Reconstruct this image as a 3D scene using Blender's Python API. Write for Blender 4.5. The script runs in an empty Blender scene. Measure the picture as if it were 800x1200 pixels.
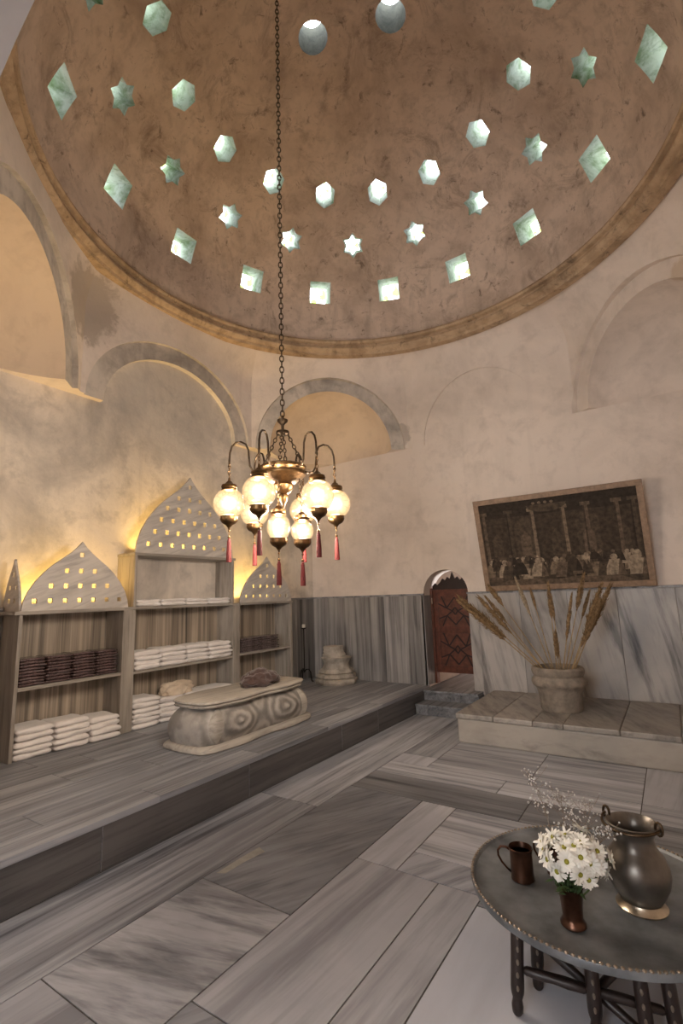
import bpy, bmesh, math, random
from mathutils import Vector, Matrix, noise
PI = math.pi
random.seed(7)
sc = bpy.context.scene
COL = sc.collection

# ------------------------------------------------------------------ materials
def new_mat(name):
    m = bpy.data.materials.new(name); m.use_nodes = True
    nt = m.node_tree
    for n in list(nt.nodes): nt.nodes.remove(n)
    out = nt.nodes.new('ShaderNodeOutputMaterial')
    return m, nt, out

class NT:
    def __init__(s, nt): s.nt = nt
    def n(s, t, **kw):
        x = s.nt.nodes.new(t)
        for k, v in kw.items():
            if k.startswith('i_'):
                x.inputs[k[2:].replace('_', ' ')].default_value = v
            else: setattr(x, k, v)
        return x
    def l(s, a, b): s.nt.links.new(a, b)
    def ramp(s, fac, stops):
        r = s.n('ShaderNodeValToRGB')
        el = r.color_ramp.elements
        while len(el) < len(stops): el.new(.5)
        for e, (p, c) in zip(el, stops):
            e.position = p; e.color = (*c, 1) if len(c) == 3 else c
        s.l(fac, r.inputs[0]); return r.outputs[0]
    def mix(s, fac, a, b, mode='MIX'):
        m = s.n('ShaderNodeMix', data_type='RGBA', blend_type=mode)
        for sock, v in ((m.inputs[0], fac), (m.inputs[6], a), (m.inputs[7], b)):
            if hasattr(v, 'links'): s.l(v, sock)
            elif isinstance(v, (int, float)): sock.default_value = v
            else: sock.default_value = (*v, 1)
        return m.outputs[2]
    def noise(s, vec, scale, detail=4, rough=.55, dist=0):
        x = s.n('ShaderNodeTexNoise'); x.inputs['Scale'].default_value = scale
        x.inputs['Detail'].default_value = detail; x.inputs['Roughness'].default_value = rough
        x.inputs['Distortion'].default_value = dist
        if vec is not None: s.l(vec, x.inputs['Vector'])
        return x.outputs['Fac']
    def mapping(s, vec, scale=(1, 1, 1), rot=(0, 0, 0), loc=(0, 0, 0)):
        x = s.n('ShaderNodeMapping'); s.l(vec, x.inputs[0])
        x.inputs['Scale'].default_value = scale; x.inputs['Rotation'].default_value = rot
        x.inputs['Location'].default_value = loc
        return x.outputs[0]
    def math(s, op, a, b=0.0):
        x = s.n('ShaderNodeMath', operation=op)
        for i, v in enumerate((a, b)):
            if hasattr(v, 'links'): s.l(v, x.inputs[i])
            else: x.inputs[i].default_value = v
        return x.outputs[0]

def plain(name, col, rough=.5, metal=0., var=.12, nscale=18., bump=0., trans=0., emit=None, estr=0., sheen=0., coat=0.):
    m, nt, out = new_mat(name); N = NT(nt)
    b = N.n('ShaderNodeBsdfPrincipled')
    tc = N.n('ShaderNodeTexCoord').outputs['Object']
    f = N.noise(tc, nscale, 5)
    dk = tuple(c * (1 - var * 1.6) for c in col); lt = tuple(min(1, c * (1 + var)) for c in col)
    N.l(N.ramp(f, [(.3, dk), (.7, lt)]), b.inputs['Base Color'])
    b.inputs['Roughness'].default_value = rough; b.inputs['Metallic'].default_value = metal
    b.inputs['Transmission Weight'].default_value = trans
    b.inputs['Sheen Weight'].default_value = sheen
    b.inputs['Coat Weight'].default_value = coat
    if emit:
        b.inputs['Emission Color'].default_value = (*emit, 1); b.inputs['Emission Strength'].default_value = estr
    if bump:
        bp = N.n('ShaderNodeBump'); bp.inputs['Strength'].default_value = bump; bp.inputs['Distance'].default_value = .01
        N.l(N.noise(tc, nscale * 2.5, 6), bp.inputs['Height']); N.l(bp.outputs[0], b.inputs['Normal'])
    N.l(b.outputs[0], out.inputs[0])
    return m

def marble(name, base, vein, along='y', freq=9., stretch=.09, rough=.44, tint=True, rotz=0., skew=0., lo=.41, hi=.59, cloud=.5, fine=.45):
    """streaked marble: noise stretched along one axis; per-slab offset / brightness from the 'tint' colour attribute"""
    if tint and along in 'xy' and 'plinth' not in name:      # the floor stone is a bluish grey
        base = (base[0] * .96, base[1], base[2] * 1.07); vein = (vein[0] * .96, vein[1], vein[2] * 1.07)
    m, nt, out = new_mat(name); N = NT(nt)
    b = N.n('ShaderNodeBsdfPrincipled')
    vec = N.n('ShaderNodeTexCoord').outputs['Object']
    if tint:
        at = N.n('ShaderNodeAttribute', attribute_name='tint')
        sep = N.n('ShaderNodeSeparateColor'); N.l(at.outputs['Color'], sep.inputs[0])
        cmb = N.n('ShaderNodeCombineXYZ')
        N.l(N.math('MULTIPLY', sep.outputs[1], 17.), cmb.inputs[0]); N.l(N.math('MULTIPLY', sep.outputs[2], 13.), cmb.inputs[1])
        N.l(N.math('MULTIPLY', sep.outputs[1], 9.), cmb.inputs[2])
        va = N.n('ShaderNodeVectorMath', operation='ADD'); N.l(vec, va.inputs[0]); N.l(cmb.outputs[0], va.inputs[1]); vec = va.outputs[0]
    s = {'x': (stretch, 1, 1), 'y': (1, stretch, 1), 'z': (1, 1, stretch)}[along]
    v0 = N.mapping(vec, (1, 1, 1), (0, skew, rotz))
    v = N.mapping(v0, tuple(freq * k for k in s))
    n1 = N.noise(v, 1., 6, .6, .35)
    n2 = N.noise(N.mapping(v0, tuple(freq * 3.3 * k for k in s)), 1., 5, .6, .2)
    n3 = N.noise(vec, 1.6, 4, .55, .6)
    mid = tuple((a + c) / 2 for a, c in zip(base, vein))
    c1 = N.ramp(n1, [(lo, vein), ((lo + hi) / 2, mid), (hi, base)])
    c2 = N.ramp(n2, [(.34, tuple(x * .8 for x in vein)), (.52, base)])
    c = N.mix(fine, c1, c2)
    c = N.mix(cloud, c, N.ramp(n3, [(.3, (.62, .62, .63)), (.65, (1.05, 1.03, 1.0))]), 'MULTIPLY')
    if tint:
        cc = N.n('ShaderNodeCombineColor')
        for i in range(3): N.l(sep.outputs[0], cc.inputs[i])
        c = N.mix(1., c, cc.outputs[0], 'MULTIPLY')
    N.l(c, b.inputs['Base Color'])
    rr = N.n('ShaderNodeMapRange'); N.l(n3, rr.inputs[0]); rr.inputs[3].default_value = rough - .06; rr.inputs[4].default_value = rough + .14
    N.l(rr.outputs[0], b.inputs['Roughness'])
    N.l(b.outputs[0], out.inputs[0])
    return m

def plaster(name, base, stain, amount=.5, streak=0., patches=(), warm=None, scale=1.1, blot=None):
    m, nt, out = new_mat(name); N = NT(nt)
    b = N.n('ShaderNodeBsdfPrincipled'); b.inputs['Roughness'].default_value = .85
    vec = N.n('ShaderNodeTexCoord').outputs['Object']
    n1 = N.noise(vec, scale, 8, .62, .5)
    n2 = N.noise(vec, scale * 4.5, 8, .65, .3)
    n3 = N.noise(N.mapping(vec, (6, 6, .35)), 1., 5, .6)
    c = N.mix(N.math('MULTIPLY', N.ramp(n1, [(.44, (0, 0, 0)), (.68, (1, 1, 1))]), amount), base, stain)
    c = N.mix(N.math('MULTIPLY', N.ramp(n2, [(.5, (0, 0, 0)), (.72, (1, 1, 1))]), amount * .6), c, tuple(x * .8 for x in stain))
    if streak:
        c = N.mix(N.math('MULTIPLY', N.ramp(n3, [(.55, (0, 0, 0)), (.75, (1, 1, 1))]), streak), c, tuple(x * .62 for x in stain))
    if blot:
        nb = N.noise(vec, 2.0, 12, .78, 1.1)
        c = N.mix(N.ramp(nb, [(.53, (0, 0, 0)), (.72, (.8, .8, .8))]), c, blot)
        nb2 = N.noise(vec, 9., 8, .7, .6)
        c = N.mix(N.ramp(nb2, [(.58, (0, 0, 0)), (.70, (.75, .75, .75))]), c, tuple(x * .6 for x in blot))
    for (p, rad, col, st) in patches:          # bounded stains with ragged edges
        d = N.n('ShaderNodeVectorMath', operation='DISTANCE'); N.l(vec, d.inputs[0]); d.inputs[1].default_value = p
        dd = N.math('ADD', d.outputs['Value'], N.math('MULTIPLY', N.math('SUBTRACT', n2, .5), rad * 1.6))
        mask = N.ramp(N.math('DIVIDE', dd, rad), [(.75, (1, 1, 1)), (.95, (0, 0, 0))])
        c = N.mix(N.math('MULTIPLY', mask, st), c, col)
    N.l(c, b.inputs['Base Color'])
    bp = N.n('ShaderNodeBump'); bp.inputs['Strength'].default_value = .25; bp.inputs['Distance'].default_value = .02
    N.l(N.noise(vec, 14., 8, .6), bp.inputs['Height']); N.l(bp.outputs[0], b.inputs['Normal'])
    N.l(b.outputs[0], out.inputs[0])
    return m

MAT = {}
MAT['plaster_left'] = plaster('plaster_left', (.76, .69, .61), (.40, .37, .345), .9, .22, patches=[((-4.75, 3.5, 3.7), .8, (.40, .375, .355), .4)])
MAT['plaster'] = plaster('plaster', (.80, .71, .64), (.60, .525, .465), .55, .10, patches=[((-3.25, 6.19, 2.5), .30, (.50, .41, .32), .4)])
MAT['plaster_drum'] = plaster('plaster_drum', (.78, .69, .62), (.54, .47, .415), .6, .12, patches=[
    ((-4.5, 2.35, 4.45), .42, (.34, .28, .225), .65), ((-3.0, 6.1, 3.75), .18, (.30, .26, .22), .5), ((.45, 5.1, 4.2), .22, (.50, .36, .22), .5)])
MAT['dome'] = plaster('dome_plaster', (.66, .535, .445), (.42, .325, .26), .9, .5, blot=(.16, .11, .08), scale=1.5)
MAT['band'] = plaster('plaster_band', (.62, .565, .51), (.30, .27, .245), 1., .3, scale=1.6)
MAT['niche'] = plaster('plaster_niche', (.74, .61, .47), (.56, .44, .33), .6, .1)
MAT['cornice'] = plaster('cornice_plaster', (.52, .38, .25), (.27, .18, .11), .85, 0, blot=(.11, .075, .05), scale=2.6)
MAT['embrasure'] = plaster('embrasure_stone', (.45, .475, .455), (.09, .14, .045), 1., 0, scale=4.)
MAT['tube'] = plaster('tube_stone_shaded', (.10, .095, .085), (.05, .05, .045), 1., 0, scale=9.)  # shade inside the deep tubes is put into this darker stone colour
MAT['passage'] = plaster('plaster_passage_dimmed', (.34, .24, .18), (.22, .16, .12), .5, .1)  # plaster colour darkened to stand for the dimness of the passage
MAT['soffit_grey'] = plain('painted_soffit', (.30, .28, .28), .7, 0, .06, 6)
MAT['grey_line'] = plain('painted_moulding', (.17, .16, .165), .7, 0, .06, 6)
MAT['mY'] = marble('floor_marble_streaked_lengthwise', (.52, .515, .525), (.13, .13, .14), 'y', 7, .05)
MAT['mX'] = marble('floor_marble_streaked_across', (.50, .49, .495), (.13, .13, .14), 'x', 7, .05)
MAT['mDark'] = marble('dark_grey_marble', (.26, .26, .27), (.11, .11, .12), 'y', 8, .10, rotz=.5, cloud=.6)
MAT['mCloud'] = marble('pale_veined_marble', (.50, .49, .495), (.17, .17, .18), 'x', 7.5, .16, rotz=-.25, fine=.3, lo=.40, hi=.54, cloud=.6)
MAT['mPale'] = marble('pale_marble', (.50, .49, .50), (.22, .215, .23), 'y', 6, .06, rotz=.08, fine=.25, lo=.34, hi=.50)
MAT['mWhite'] = marble('polished_white_marble', (.60, .60, .63), (.49, .485, .51), 'y', 3, .2, fine=.1, lo=.3, hi=.6, cloud=.25, rough=.42)
MAT['grout'] = plain('grout', (.11, .10, .09), .9)
MAT['patch'] = plain('beige_patch', (.40, .38, .34), .8)
MAT['plat'] = marble('platform_marble', (.37, .365, .37), (.12, .12, .125), 'y', 9, .04, rough=.46)
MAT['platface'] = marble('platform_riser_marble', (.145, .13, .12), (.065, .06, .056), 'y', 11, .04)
MAT['dado'] = marble('dado_marble_grey', (.42, .405, .40), (.085, .083, .087), 'z', 6, .04, rough=.36, lo=.41, hi=.57)
MAT['dadow'] = marble('dado_marble_white', (.44, .42, .41), (.05, .05, .055), 'z', 5., .12, rough=.34, skew=.18, lo=.34, hi=.47, fine=.3, cloud=.7)
MAT['shelf'] = marble('shelf_marble', (.42, .38, .335), (.22, .195, .17), 'z', 9, .08, tint=False)
MAT['shelfback'] = marble('shelf_back_marble', (.50, .42, .335), (.075, .065, .055), 'z', 11, .015, tint=False, lo=.42, hi=.60, fine=.4, cloud=.3)
MAT['shelfh'] = marble('shelf_board_marble', (.42, .385, .345), (.24, .215, .19), 'y', 9, .06, tint=False)
MAT['gable'] = marble('gable_marble', (.62, .58, .54), (.34, .32, .31), 'x', 8, .12, tint=False, rotz=-.35, lo=.3, hi=.55)
MAT['plinth'] = marble('plinth_marble', (.38, .35, .315), (.14, .13, .12), 'x', 5, .2, tint=True, rotz=.3, lo=.28, hi=.46, fine=.15)
MAT['plinthtop'] = marble('plinth_top_marble', (.38, .35, .32), (.14, .13, .125), 'y', 6, .2, tint=True, rotz=-.5, lo=.36, hi=.56)
MAT['towel'] = plain('white_terry_towel', (.80, .765, .75), .95, 0, .06, 9, bump=.6, sheen=.3)
MAT['towelb'] = plain('cream_terry_towel', (.70, .58, .45), .95, 0, .06, 9, bump=.6, sheen=.3)
MAT['darkpack'] = plain('plum_cloth_in_clear_wrap', (.085, .052, .052), .22, 0, .35, 30, bump=.9, coat=.6)
MAT['darkpackb'] = plain('grey_plum_cloth_in_clear_wrap', (.12, .09, .09), .22, 0, .35, 30, bump=.9, coat=.6)
MAT['brown'] = plain('brown_cloth', (.075, .043, .037), .95, 0, .2, 20, bump=.5, sheen=.3)
MAT['brass'] = plain('aged_brass', (.17, .10, .045), .36, 1., .35, 25, bump=.2)
MAT['darkbrass'] = plain('dark_bronze', (.10, .07, .045), .4, 1., .3, 25)
MAT['red'] = plain('red_silk', (.13, .010, .009), .6, 0, .15, 60)
MAT['iron'] = plain('black_iron', (.018, .016, .015), .55, .6, .2, 30)
MAT['wax'] = plain('candle_wax', (.75, .68, .58), .5)
MAT['stone'] = plain('weathered_stone', (.46, .42, .37), .9, 0, .25, 9, bump=.5)
MAT['pot'] = plain('weathered_limestone', (.25, .212, .175), .92, 0, .22, 16, bump=.8)
MAT['soil'] = plain('dry_soil', (.07, .05, .035), .95)
MAT['wood'] = plain('red_brown_wood', (.12, .034, .018), .45, 0, .3, 14)
MAT['woodpanel'] = plain('dark_red_wood_panel', (.13, .040, .022), .5, 0, .3, 14)
MAT['wooddark'] = plain('dark_lattice_wood', (.022, .007, .005), .5, 0, .2, 14)
MAT['tablewood'] = plain('dark_turned_wood', (.020, .011, .009), .42, 0, .3, 30)
MAT['inlay'] = plain('bone_inlay', (.16, .13, .10), .5)
MAT['oak'] = plain('pale_oak', (.28, .185, .12), .55, 0, .2, 20)
MAT['tin'] = plain('tinned_copper', (.19, .205, .22), .38, .45, .35, 6, bump=.05)
MAT['tinrim'] = plain('hammered_rim', (.30, .25, .20), .3, .9, .3, 40)
MAT['pewter'] = plain('aged_pewter', (.17, .15, .13), .33, .75, .35, 7, bump=.08)
MAT['pewterlight'] = plain('worn_pewter', (.42, .36, .28), .3, .95, .2, 20)
MAT['copper'] = plain('dark_copper', (.10, .048, .030), .33, .85, .35, 12)
MAT['copperin'] = plain('tinned_inside', (.55, .50, .40), .4, .3, .2, 12)
MAT['petal'] = plain('white_petal', (.80, .79, .73), .7, 0, .05, 20)
MAT['disc'] = plain('yellow_green_disc', (.28, .27, .03), .8, 0, .2, 300)
MAT['leaf'] = plain('green_stem', (.045, .085, .025), .6, 0, .25, 60)
MAT['breath'] = plain('dry_white_blossom', (.55, .55, .55), .8)
MAT['twig'] = plain('dry_twig', (.22, .17, .13), .8)
MAT['straw'] = plain('straw_stem', (.34, .235, .12), .8, 0, .2, 40)
MAT['plume'] = plain('dried_grass_plume', (.23, .145, .07), .9, 0, .35, 40)
MAT['plumepale'] = plain('pale_dried_grass_plume', (.36, .28, .19), .9, 0, .3, 40)

def bench_mat():
    m, nt, out = new_mat('bench_carved_marble'); N = NT(nt)
    b = N.n('ShaderNodeBsdfPrincipled'); b.inputs['Roughness'].default_value = .45
    vec = N.n('ShaderNodeTexCoord').outputs['Object']
    n = N.noise(vec, 3.5, 5)
    ds = []
    for cy in (-.33, .27):
        p = N.mapping(vec, (.35, .82, 1.25), (0, 0, 0), (0, -cy * .82, -.19 * 1.25))
        ln = N.n('ShaderNodeVectorMath', operation='LENGTH')
        # keep only y,z
        sx = N.n('ShaderNodeSeparateXYZ'); N.l(p, sx.inputs[0]); cx = N.n('ShaderNodeCombineXYZ')
        N.l(sx.outputs[1], cx.inputs[1]); N.l(sx.outputs[2], cx.inputs[2]); N.l(cx.outputs[0], ln.inputs[0])
        ds.append(ln.outputs['Value'])
    x = N.n('ShaderNodeMath', operation='SMOOTH_MIN'); N.l(ds[0], x.inputs[0]); N.l(ds[1], x.inputs[1]); x.inputs[2].default_value = .12
    d = N.math('ADD', x.outputs[0], N.math('MULTIPLY', N.math('SUBTRACT', n, .5), .20))
    w = N.math('SINE', N.math('MULTIPLY', d, 82.))
    w = N.math('MULTIPLY', N.math('ADD', w, 1.), .5)
    w = N.math('ADD', N.math('MULTIPLY', w, .42), N.math('MULTIPLY', N.noise(vec, 6, 6), .58))
    c = N.ramp(w, [(.25, (.19, .175, .16)), (.5, (.29, .265, .24)), (.75, (.42, .385, .345))])
    N.l(c, b.inputs['Base Color']); N.l(b.outputs[0], out.inputs[0])
    return m
MAT['bench'] = bench_mat()
MAT['benchlight'] = marble('bench_pale_marble', (.47, .43, .375), (.25, .225, .20), 'y', 10, .12, tint=False, lo=.3, hi=.6)

def globe_mat():
    m, nt, out = new_mat('lit_crackle_glass'); N = NT(nt)
    vec = N.n('ShaderNodeTexCoord').outputs['Object']
    v = N.n('ShaderNodeTexVoronoi', feature='DISTANCE_TO_EDGE'); v.inputs['Scale'].default_value = 26; N.l(vec, v.inputs['Vector'])
    cr = N.ramp(v.outputs['Distance'], [(0., (.62, .62, .62)), (.12, (1, 1, 1))])
    lw = N.n('ShaderNodeLayerWeight'); lw.inputs[0].default_value = .5
    edge = N.ramp(lw.outputs['Facing'], [(0., (1, 1, 1)), (.55, (.62, .62, .62)), (1., (.27, .27, .27))])
    e = N.n('ShaderNodeEmission'); N.l(N.mix(1., N.mix(1., cr, edge, 'MULTIPLY'), (1., .62, .30), 'MULTIPLY'), e.inputs['Color'])
    e.inputs['Strength'].default_value = GLOBE_E
    g = N.n('ShaderNodeBsdfGlossy'); g.inputs['Color'].default_value = (.03, .03, .03, 1); g.inputs['Roughness'].default_value = .3
    a = N.n('ShaderNodeAddShader'); N.l(e.outputs[0], a.inputs[0]); N.l(g.outputs[0], a.inputs[1])
    t = N.n('ShaderNodeBsdfTransparent'); t.inputs[0].default_value = (1, .97, .92, 1)
    mx = N.n('ShaderNodeMixShader'); mx.inputs[0].default_value = .45; N.l(t.outputs[0], mx.inputs[1]); N.l(a.outputs[0], mx.inputs[2])
    N.l(mx.outputs[0], out.inputs[0]); return m
GLOBE_E = 1.9; BULB = 23.; BULB_C = (1., .86, .73)
MAT['globe'] = globe_mat()

def pane_mat():
    m, nt, out = new_mat('mossy_bell_glass'); N = NT(nt)
    vec = N.n('ShaderNodeTexCoord').outputs['Object']
    oi = N.n('ShaderNodeObjectInfo')
    n = N.noise(vec, 7., 4)
    fac = N.ramp(n, [(.48, (0, 0, 0)), (.56, (1, 1, 1))])
    t1 = N.n('ShaderNodeBsdfTransparent'); t1.inputs[0].default_value = (.93, .97, 1, 1)
    t2 = N.n('ShaderNodeBsdfTransparent'); t2.inputs[0].default_value = (.22, .36, .05, 1)
    mx = N.n('ShaderNodeMixShader'); N.l(fac, mx.inputs[0]); N.l(t1.outputs[0], mx.inputs[1]); N.l(t2.outputs[0], mx.inputs[2])
    gl = N.n('ShaderNodeBsdfGlossy'); gl.inputs['Roughness'].default_value = .1
    m2 = N.n('ShaderNodeMixShader'); m2.inputs[0].default_value = .06; N.l(mx.outputs[0], m2.inputs[1]); N.l(gl.outputs[0], m2.inputs[2])
    N.l(m2.outputs[0], out.inputs[0]); return m
MAT['pane'] = pane_mat()

# ------------------------------------------------------------------ mesh builder
class MB:
    def __init__(s): s.v = []; s.f = []; s.mi = []; s.t = []; s.M = Matrix()
    def add(s, vs, fs, mat=0, tint=(1, 0, 0)):
        o = len(s.v); s.v += [tuple(s.M @ Vector(p)) for p in vs]
        for f in fs: s.f.append([o + i for i in f]); s.mi.append(mat); s.t.append(tint)
        return s
    def box(s, x0, x1, y0, y1, z0, z1, mat=0, tint=(1, 0, 0)):
        v = [(x, y, z) for z in (z0, z1) for y in (y0, y1) for x in (x0, x1)]
        return s.add(v, [(0, 2, 3, 1), (4, 5, 7, 6), (0, 1, 5, 4), (2, 6, 7, 3), (0, 4, 6, 2), (1, 3, 7, 5)], mat, tint)
    def lathe(s, prof, c=(0, 0, 0), seg=32, mat=0, fn=None):
        vs, fs = [], []
        for j, (r, z) in enumerate(prof):
            for i in range(seg):
                a = 2 * PI * i / seg; rr = r * (fn(a, z) if fn else 1)
                vs.append((c[0] + rr * math.cos(a), c[1] + rr * math.sin(a), c[2] + z))
        for j in range(len(prof) - 1):
            for i in range(seg):
                k = (i + 1) % seg
                fs.append((j * seg + i, j * seg + k, (j + 1) * seg + k, (j + 1) * seg + i))
        if prof[0][0] > 1e-6: fs.append(tuple(range(seg - 1, -1, -1)))
        if prof[-1][0] > 1e-6: fs.append(tuple((len(prof) - 1) * seg + i for i in range(seg)))
        return s.add(vs, fs, mat)
    def tube(s, pts, rad, seg=8, mat=0, closed=False):
        pts = [Vector(p) for p in pts]; n = len(pts)
        if not hasattr(rad, '__len__'): rad = [rad] * n
        vs, fs = [], []; prev = None
        for i, p in enumerate(pts):
            if closed: t = pts[(i + 1) % n] - pts[i - 1]
            else: t = pts[min(i + 1, n - 1)] - pts[max(i - 1, 0)]
            t.normalize()
            if prev is None:
                u = t.orthogonal().normalized()
            else:
                u = (prev - t * prev.dot(t))
                u = u.normalized() if u.length > 1e-6 else t.orthogonal().normalized()
            prev = u; w = t.cross(u)
            for k in range(seg):
                a = 2 * PI * k / seg
                vs.append(p + (u * math.cos(a) + w * math.sin(a)) * rad[i])
        m = n if closed else n - 1
        for i in range(m):
            j = (i + 1) % n
            for k in range(seg):
                q = (k + 1) % seg
                fs.append((i * seg + k, i * seg + q, j * seg + q, j * seg + k))
        if not closed:
            fs.append(tuple(range(seg - 1, -1, -1))); fs.append(tuple((n - 1) * seg + k for k in range(seg)))
        return s.add(vs, fs, mat)
    def ball(s, c, r, mat=0, seg=16, rings=10, sc3=(1, 1, 1)):
        vs = [(c[0], c[1], c[2] - r * sc3[2])]; fs = []
        for j in range(1, rings):
            t = PI * j / rings
            for i in range(seg):
                a = 2 * PI * i / seg
                vs.append((c[0] + r * sc3[0] * math.sin(t) * math.cos(a), c[1] + r * sc3[1] * math.sin(t) * math.sin(a), c[2] - r * sc3[2] * math.cos(t)))
        vs.append((c[0], c[1], c[2] + r * sc3[2])); L = len(vs) - 1
        for i in range(seg):
            k = (i + 1) % seg
            fs.append((0, 1 + k, 1 + i)); fs.append((L, L - seg + i, L - seg + k))
            for j in range(rings - 2):
                o = 1 + j * seg; fs.append((o + i, o + k, o + seg + k, o + seg + i))
        return s.add(vs, fs, mat)
    def prism(s, outline, z0, z1, mat=0, tint=(1, 0, 0)):
        """outline list of (x,y) extruded along z"""
        n = len(outline)
        v = [(x, y, z0) for x, y in outline] + [(x, y, z1) for x, y in outline]
        f = [tuple(range(n - 1, -1, -1)), tuple(range(n, 2 * n))] + [(i, (i + 1) % n, n + (i + 1) % n, n + i) for i in range(n)]
        return s.add(v, f, mat, tint)
    def mesh(s, name, mats, smooth=False, bevel=0, tint=False, fix=True):
        me = bpy.data.meshes.new(name); me.from_pydata(s.v, [], s.f)
        for m in (mats if isinstance(mats, (list, tuple)) else [mats]): me.materials.append(MAT[m])
        for p, mi in zip(me.polygons, s.mi): p.material_index = mi; p.use_smooth = bool(smooth)
        if tint:
            ca = me.color_attributes.new('tint', 'FLOAT_COLOR', 'CORNER')
            for p, t in zip(me.polygons, s.t):
                for li in p.loop_indices: ca.data[li].color = (*t, 1)
        if bevel or fix:
            bm = bmesh.new(); bm.from_mesh(me)
            if bevel:
                es = [e for e in bm.edges if len(e.link_faces) == 2 and e.calc_face_angle(0) > .6]
                bmesh.ops.bevel(bm, geom=es, offset=bevel, segments=2, affect='EDGES', profile=.6)
            bmesh.ops.recalc_face_normals(bm, faces=bm.faces[:])
            bm.to_mesh(me); bm.free()
        if smooth == 'auto':
            for p in me.polygons: p.use_smooth = True
            me.set_sharp_from_angle(angle=.7)
        me.update(); return me
    def build(s, name, mats, parent=None, smooth=False, bevel=0, tint=False, loc=None, fix=True):
        o = bpy.data.objects.new(name, s.mesh(name, mats, smooth, bevel, tint, fix)); COL.objects.link(o)
        if parent: o.parent = parent
        if loc: o.location = loc
        return o

def tag(o, label=None, cat=None, group=None, kind=None):
    if label: o['label'] = label
    if cat: o['category'] = cat
    if group: o['group'] = group
    if kind: o['kind'] = kind
    return o
def thing(name, label, cat, loc=(0, 0, 0), rz=0, group=None):
    o = bpy.data.objects.new(name, None); COL.objects.link(o); o.empty_display_size = .05
    o.location = loc; o.rotation_euler = (0, 0, rz)
    return tag(o, label, cat, group)
def copy_tree(o, parent=None):
    c = o.copy(); COL.objects.link(c); c.parent = parent
    for ch in list(o.children): copy_tree(ch, c)
    return c
def struct(o, label=None): return tag(o, label, None, None, 'structure')

def boolean(me, cut):
    """me minus cut (both meshes) -> mesh"""
    a = bpy.data.objects.new('tmp_a', me); b = bpy.data.objects.new('tmp_b', cut)
    COL.objects.link(a); COL.objects.link(b)
    md = a.modifiers.new('b', 'BOOLEAN'); md.operation = 'DIFFERENCE'; md.solver = 'EXACT'; md.object = b; md.material_mode = 'TRANSFER'
    dg = bpy.context.evaluated_depsgraph_get()
    r = bpy.data.meshes.new_from_object(a.evaluated_get(dg))
    bpy.data.objects.remove(a); bpy.data.objects.remove(b)
    return r
def link_mesh(name, me, parent=None, auto=True):
    me.name = name
    if auto:
        for p in me.polygons: p.use_smooth = True
        me.set_sharp_from_angle(angle=.45)
    o = bpy.data.objects.new(name, me); COL.objects.link(o)
    if parent: o.parent = parent
    return o

# ------------------------------------------------------------------ room dimensions
XL, YB, XR, YN = -4.69, 6.19, .75, .75         # wall faces
SPR = 3.52                                      # springing of the arches
DC = Vector((-1.91, 3.28)); DR = 2.6; DH = 4.97; DK = .82   # dome
ZP = .268                                       # platform height
OCT = [(-4.58, 2.35), (-2.98, .75), (-.80, .75), (.75, 2.35), (.75, 4.72), (-.70, 6.189), (-2.90, 6.189), (-4.58, 4.72)]

# ---- camera
cam = bpy.data.cameras.new('camera'); co = bpy.data.objects.new('camera', cam); COL.objects.link(co)
f_px = 570.61
cam.sensor_fit = 'VERTICAL'; cam.sensor_height = 36; cam.lens = f_px / 1200 * 36; cam.clip_start = .02
vr = Vector((787 - 400, -(686 - 600), -f_px)).normalized(); vl = -Vector((-470 - 400, -(729 - 600), -f_px)).normalized()
vz = vl.cross(vr)
R = Matrix((vl, vr, vz))                        # rows: world axes in camera coords -> world = R @ cam
co.matrix_world = Matrix.Translation((0, 0, 1.45)) @ R.to_4x4()
sc.camera = co

# ------------------------------------------------------------------ dome
NS = 160; NRW = 44; TH = .32
def dome_mesh():
    vs, fs = [], []
    def ring(Rr, K):
        st = len(vs)
        for j in range(NRW):
            t = PI / 2 * j / NRW
            for i in range(NS):
                a = 2 * PI * i / NS
                vs.append((DC.x + Rr * math.cos(t) * math.cos(a), DC.y + Rr * math.cos(t) * math.sin(a), DH + Rr * K * math.sin(t)))
        vs.append((DC.x, DC.y, DH + Rr * K)); return st
    a0 = ring(DR, DK); ap0 = len(vs) - 1
    b0 = ring(DR + TH, (DR * DK + TH) / (DR + TH)); bp0 = len(vs) - 1
    for st, ap, flip in ((a0, ap0, 1), (b0, bp0, 0)):
        for i in range(NS):
            k = (i + 1) % NS
            for j in range(NRW - 1):
                q = (st + j * NS + i, st + j * NS + k, st + (j + 1) * NS + k, st + (j + 1) * NS + i)
                fs.append(q[::-1] if flip else q)
            q = (st + (NRW - 1) * NS + i, st + (NRW - 1) * NS + k, ap); fs.append(q[::-1] if flip else q)
    for i in range(NS):
        k = (i + 1) % NS; fs.append((a0 + i, a0 + k, b0 + k, b0 + i))
    m = MB(); m.add(vs, fs); return m.mesh('ceiling', ['dome'])
def poly_pts(kind, r):
    if kind == 'sq': return [(r * math.cos(PI / 4 + k * PI / 2), r * math.sin(PI / 4 + k * PI / 2)) for k in range(4)]
    if kind == 'hex': return [(r * math.cos(PI / 2 + k * PI / 3), r * 1.1 * math.sin(PI / 2 + k * PI / 3)) for k in range(6)]
    if kind == 'star': return [((r if k % 2 == 0 else r * .66) * math.cos(PI / 2 + k * PI / 6), (r if k % 2 == 0 else r * .66) * math.sin(PI / 2 + k * PI / 6)) for k in range(12)]
    return [(r * math.cos(2 * PI * k / 20), r * math.sin(2 * PI * k / 20)) for k in range(20)]
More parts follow.
